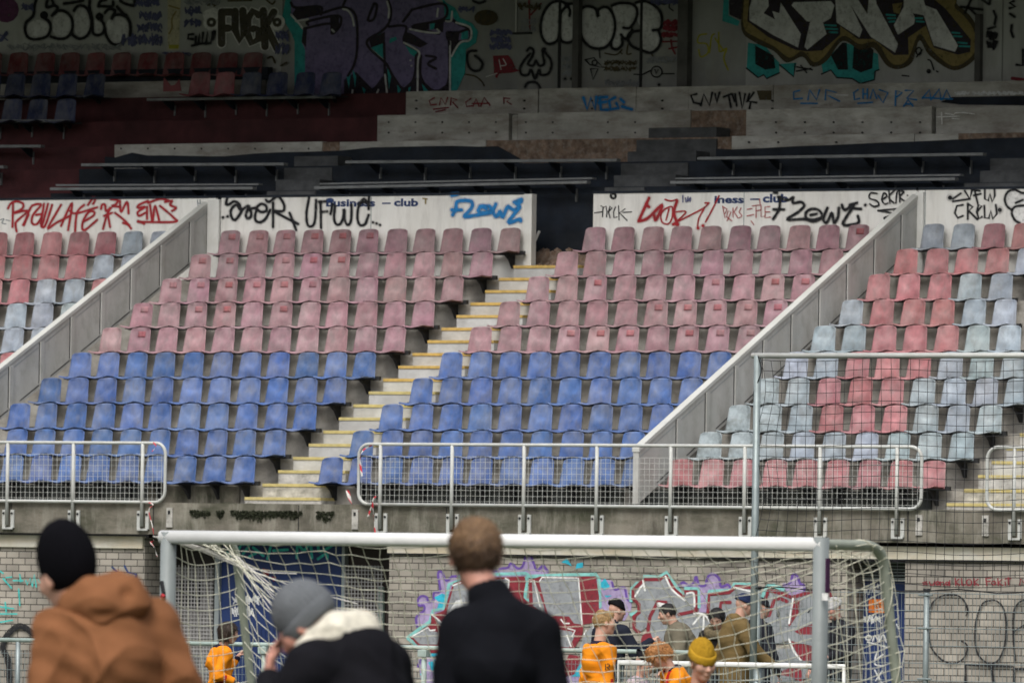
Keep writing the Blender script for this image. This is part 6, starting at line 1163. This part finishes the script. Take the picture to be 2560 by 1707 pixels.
hair_brown = mat('hair_brown', (.062, .034, .019), .6, .3, 25, .4, 80, stain=(.15, .09, .048), sfac=.55, sscale=(14, 14, 5)); hair_dark = mat('hair_dark', (.035, .022, .015), .6, .2, 20, .3, 80); hair_blond = mat('hair_blond', (.36, .23, .10), .65, .25, 25, .4, 90, stain=(.14, .085, .045), sfac=.6, sscale=(8, 8, 8)); hair_red = mat('hair_ginger', (.42, .19, .06), .65, .25, 25, .4, 90, stain=(.20, .08, .03), sfac=.6, sscale=(9, 9, 9)); hair_black = mat('hair_black', (.012, .011, .011), .6, .2, 20, .3, 80)
# --- the three men nearest the camera
RUST = cloth('rust_canvas', (.205, .088, .040), .85, .10, .3, 30); NAVYJ = cloth('black_softshell', (.0055, .006, .0085), .9, .15, .2, 30); BLKJ = cloth('black_parka', (.0075, .0075, .010), .85, .15, .3, 30); SHERPA = mat('sherpa', (.66, .63, .53), .95, .18, 25, 1., 70)
person('man in rust brown hooded jacket and black beanie seen from behind', 168, 1348, 35.6, 14, 1.93, .285, lean=5, tilt=-2, girth=1.03, sh=.82, hres=.008, jres=.009, legs=JEANS, top=dict(mat=RUST, thick=.035), fold=folds(.022, 11, 3.4, 5, .01),
  head=(18, 8, -10), headshift=(-.085, .03, -.075), hat=beanie('beanie_black', (.003, .003, .0045), big=1.10, tall=.16, rim=-.36, back=.10, cuff=False, amp=.002), arms={'L': ((-.20, .05, -1), (-.05, .55, -1)), 'R': ((.50, .02, -1), (.20, .5, -1))},
  hood=dict(mat=RUST, k=.045, amp=.010, caps=[((-.12, .06, .03), (-.12, -.04, .02), .05, .058), ((-.12, -.05, .02), (-.03, -.14, .005), .060, .072), ((-.03, -.14, .01), (.08, -.12, .03), .075, .072), ((.08, -.11, .035), (.09, .02, .08), .065, .05), ((-.06, -.06, .07), (.05, -.05, .105), .055, .05), ((-.08, -.10, .055), (.07, -.12, .075), .05, .05)], cuts=[((.055, -.195, .055), (.06, -.24, .055), .02, .02), ((-.12, -.20, -.035), (.10, -.22, -.035), .012, .012)]))
person('bowed man in grey beanie, cream fleece hood and black parka', 768, 1474, 35.6, 50, 1.86, .27, lean=12, girth=1.16, sh=.98, hres=.0065, jres=.009, legs=JEANS, top=dict(mat=BLKJ, thick=.045, extra=[((0, -.05, 1.30), (0, -.08, 1.45), .16, .13, .06)]), fold=folds(.012, 13, 2.2, 9, .006),
  head=(12, 26, -14), headshift=(-.04, .01, -.085), hat=beanie('beanie_grey', (.13, .14, .152), big=1.10, tall=.05, rim=-.12, back=.10, amp=.0035, rib=40, cuff=True, ch=.22), skin_=skin2, arms={'L': ((-.25, .62, -.70), (.58, .24, 1.0)), 'R': ((.25, .1, -1), (.05, .6, -.8)), 'curlL': .25, 'palmL': (.5, -.8, .1)},
  hood=dict(mat=SHERPA, k=.05, amp=.016, caps=[((-.15, .12, -.11), (-.15, .04, -.03), .045, .055), ((-.15, .04, -.03), (-.08, -.05, .045), .058, .072), ((-.08, -.05, .045), (.02, -.08, .05), .075, .072), ((.02, -.08, .05), (.10, -.06, .0), .07, .05), ((-.12, .06, -.02), (-.03, .02, .04), .05, .055)], cuts=[]))
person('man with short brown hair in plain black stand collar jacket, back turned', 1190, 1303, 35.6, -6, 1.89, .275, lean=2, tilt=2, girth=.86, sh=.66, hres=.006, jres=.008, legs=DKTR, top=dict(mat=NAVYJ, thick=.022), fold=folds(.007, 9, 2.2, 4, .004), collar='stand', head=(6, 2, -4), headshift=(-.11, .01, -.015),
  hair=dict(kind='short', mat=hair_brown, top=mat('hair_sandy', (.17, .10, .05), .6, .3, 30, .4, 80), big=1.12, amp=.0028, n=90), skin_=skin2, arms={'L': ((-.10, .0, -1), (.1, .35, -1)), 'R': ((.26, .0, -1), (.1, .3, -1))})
# --- boys in orange
OSH = dict(mat=ORANGE, thick=.012); BF = lambda sd: folds(.013, 21, 3.6, sd, .003)
person('dark haired child in orange shirt at the left behind the goal net', 573, 1556, 95, -72, 1.40, .208, lean=6, top=OSH, shirt=True, collar='crew', fold=BF(1), legs=SHORTS, hair=dict(kind='long', mat=hair_dark, big=1.10), head=(0, 4, 0), arms={'R': ((.1, -.35, -1), (.05, .9, -.22)), 'L': ((-.25, .55, -.75), (-.05, .55, .95)), 'curlR': .9, 'curlL': 1.0}, jres=.010)
person('blond boy in orange shirt seen from the side by the white frame', 1512, 1527, 81, -66, 1.52, .214, lean=-2, top=OSH, shirt=True, collar='crew', fold=BF(2), legs=SHORTS, hair=dict(kind='messy', mat=hair_blond, big=1.03, amp=.004, r=.0016, len=.022), head=(-6, -2, 0), arms={'R': ((.10, -.10, -1), (.05, .12, -1)), 'L': ((-.16, -.15, -1), (-.05, .1, -1))}, jres=.010, logo='R')
person('ginger boy in orange shirt leaning forward beside the yellow beanie', 1648, 1608, 80, 105, 1.38, .212, lean=20, top=OSH, shirt=True, collar='crew', fold=BF(3), legs=SHORTS, hair=dict(kind='fringe', mat=hair_red, big=1.09, amp=.006, n=26, r=.0016, locks=1200), head=(10, 22, 0), arms={'R': ((.5, .25, -.9), (.2, .6, -.5)), 'L': ((-.2, .5, -.8), (0, .6, -.6))}, jres=.010)
person('boy in mustard yellow ribbed beanie and orange shirt facing the camera', 1757, 1618, 59.2, -160, 1.43, .208, lean=3, top=OSH, shirt=True, collar='crew', fold=BF(4), legs=SHORTS, head=(6, 12, 3), hat=beanie('beanie_mustard', (.40, .235, .022), big=1.16, tall=.16, rim=.10, back=.26, rib=52, amp=.0032, ch=.26), hair=dict(kind='short', mat=hair_blond, big=1.02), jres=.009, hres=.0055)
person('child in black beanie half hidden behind the ginger boy', 1612, 1631, 86, -110, 1.16, .20, top=dict(mat=cloth('pale_pink_jacket', (.40, .33, .36)), thick=.02), legs=SHORTS, collar='crew', head=(-10, 10, 0), hat=beanie('beanie_black_kid', (.01, .01, .013), big=1.10, rim=.10, back=.45), jres=.014)
person('child in orange shirt cut off by the lower right corner', 2612, 1610, 66, 120, 1.42, .21, lean=12, top=OSH, shirt=True, collar='crew', fold=BF(6), legs=SHORTS, hair=dict(kind='short', mat=hair_brown), arms={'L': ((-.9, .1, -.6), (-.4, .3, -.8)), 'R': ((.9, .1, -.7), (.4, .3, -.8))}, jres=.012)
# --- adults at the pitch edge
def phone(root, A, hd, up_):
    S0, E, W_, fa, s = A['R']; c = W_+fa*.13; m = MB(); m.box(c[0]-.035, c[0]+.035, c[1]-.006, c[1]+.006, c[2]-.02, c[2]+.10); link('phone', m.mesh('phone'), root, blackm)
person('adult in dark navy coat and black beanie behind the blond boy, hand raised', 1543, 1503, 111, -48, 1.68, .232, lean=4, top=dict(mat=cloth('navy_coat', (.017, .02, .032)), thick=.04), girth=1.1, legs=DKTR, collar='stand', head=(-14, 2, 0), hat=beanie('beanie_black_adult', (.008, .008, .01), big=1.12, tall=.06, rim=.08, back=.40, cuff=True), arms={'R': ((.45, .35, -.8), (.25, .65, .55)), 'L': ((-.2, 0, -1), (0, .3, -1)), 'curlR': 1.0})
person('man with short dark hair in grey brown jacket leaning on the pitch rail', 1668, 1510, 110.5, 100, 1.66, .232, lean=14, top=dict(mat=cloth('taupe_jacket', (.15, .135, .10)), thick=.04), girth=1.16, legs=JEANS, collar='stand', head=(-8, 2, 0), hair=dict(kind='short', mat=hair_black, big=1.05), arms={'R': ((.3, .3, -.9), (.0, .8, -.35)), 'L': ((-.3, .3, -.9), (0, .8, -.4))})
person('dark haired woman with fur trimmed collar left of the olive coat', 1792, 1522, 110.5, 150, 1.60, .225, lean=6, top=dict(mat=cloth('black_coat', (.02, .019, .02)), thick=.035), legs=JEANS, head=(14, 24, 0), hair=dict(kind='long', mat=hair_black, big=1.10),
  hood=dict(mat=mat('fur', (.13, .105, .06), .95, .4, 30, 1., 60), amp=.014, caps=[((-.13, .04, .0), (-.05, .13, -.03), .06, .055), ((-.05, .13, -.03), (.06, .13, -.03), .055, .055), ((.06, .12, -.03), (.13, .03, .0), .055, .06), ((.12, -.03, .03), (-.12, -.03, .03), .06, .06)]))
OLIVE = cloth('olive_parka', (.15, .105, .045), .85, .14, .3, 30)
person('man in olive parka and navy beanie walking right past the net pole', 1862, 1488, 107.2, -74, 1.74, .236, lean=4, top=dict(mat=OLIVE, thick=.04), girth=1.10, legs=DKTR, skirt=True, head=(0, 2, 0), hat=beanie('beanie_navy', (.02, .03, .075), big=1.10, tall=.02, rim=.06, back=.34), arms={'R': ((.45, .40, -.8), (.25, .75, -.55)), 'L': ((-.2, -.3, -1), (0, .1, -1)), 'curlR': .35}, gloves='RL',
  hood=dict(mat=OLIVE, amp=.006, caps=[((-.09, .04, .0), (-.07, -.06, .03), .05, .055), ((-.07, -.07, .03), (.07, -.07, .03), .06, .06), ((.07, -.06, .03), (.09, .04, .0), .055, .05)]))
person('person in long black coat behind the wire fence right of the pole', 1905, 1497, 112, -60, 1.68, .23, lean=2, top=dict(mat=cloth('black_long_coat', (.018, .019, .026)), thick=.04), girth=1.12, legs=DKTR, skirt=True, collar='stand', hat=beanie('beanie_charcoal', (.02, .02, .025), rim=.08, back=.4), arms={'R': ((.35, .1, -1), (.1, .4, -.9)), 'L': ((-.3, .1, -1), (0, .4, -1))})
person('bearded adult in grey beanie and dark coat behind the right goal post', 2084, 1499, 112.5, 128, 1.70, .236, lean=3, top=dict(mat=cloth('charcoal_coat', (.02, .02, .025)), thick=.03), girth=.95, sh=.85, legs=DKTR, collar='stand', head=(0, 8, 0), skin_=skin2, hat=beanie('beanie_pale_grey', (.42, .42, .42), big=1.12, tall=.05, rim=.08, back=.38), arms={'L': ((-.3, .35, -.9), (.1, .75, -.1)), 'R': ((.3, .2, -1), (0, .6, -.6)), 'curlL': 1.0})
person('ginger haired child peeking out behind the cream fleece hood', 914, 1528, 110, -80, 1.46, .215, top=dict(mat=cloth('dark_grey_coat', (.03, .03, .035)), thick=.03), legs=JEANS, collar='crew', hair=dict(kind='short', mat=hair_red, big=1.06))
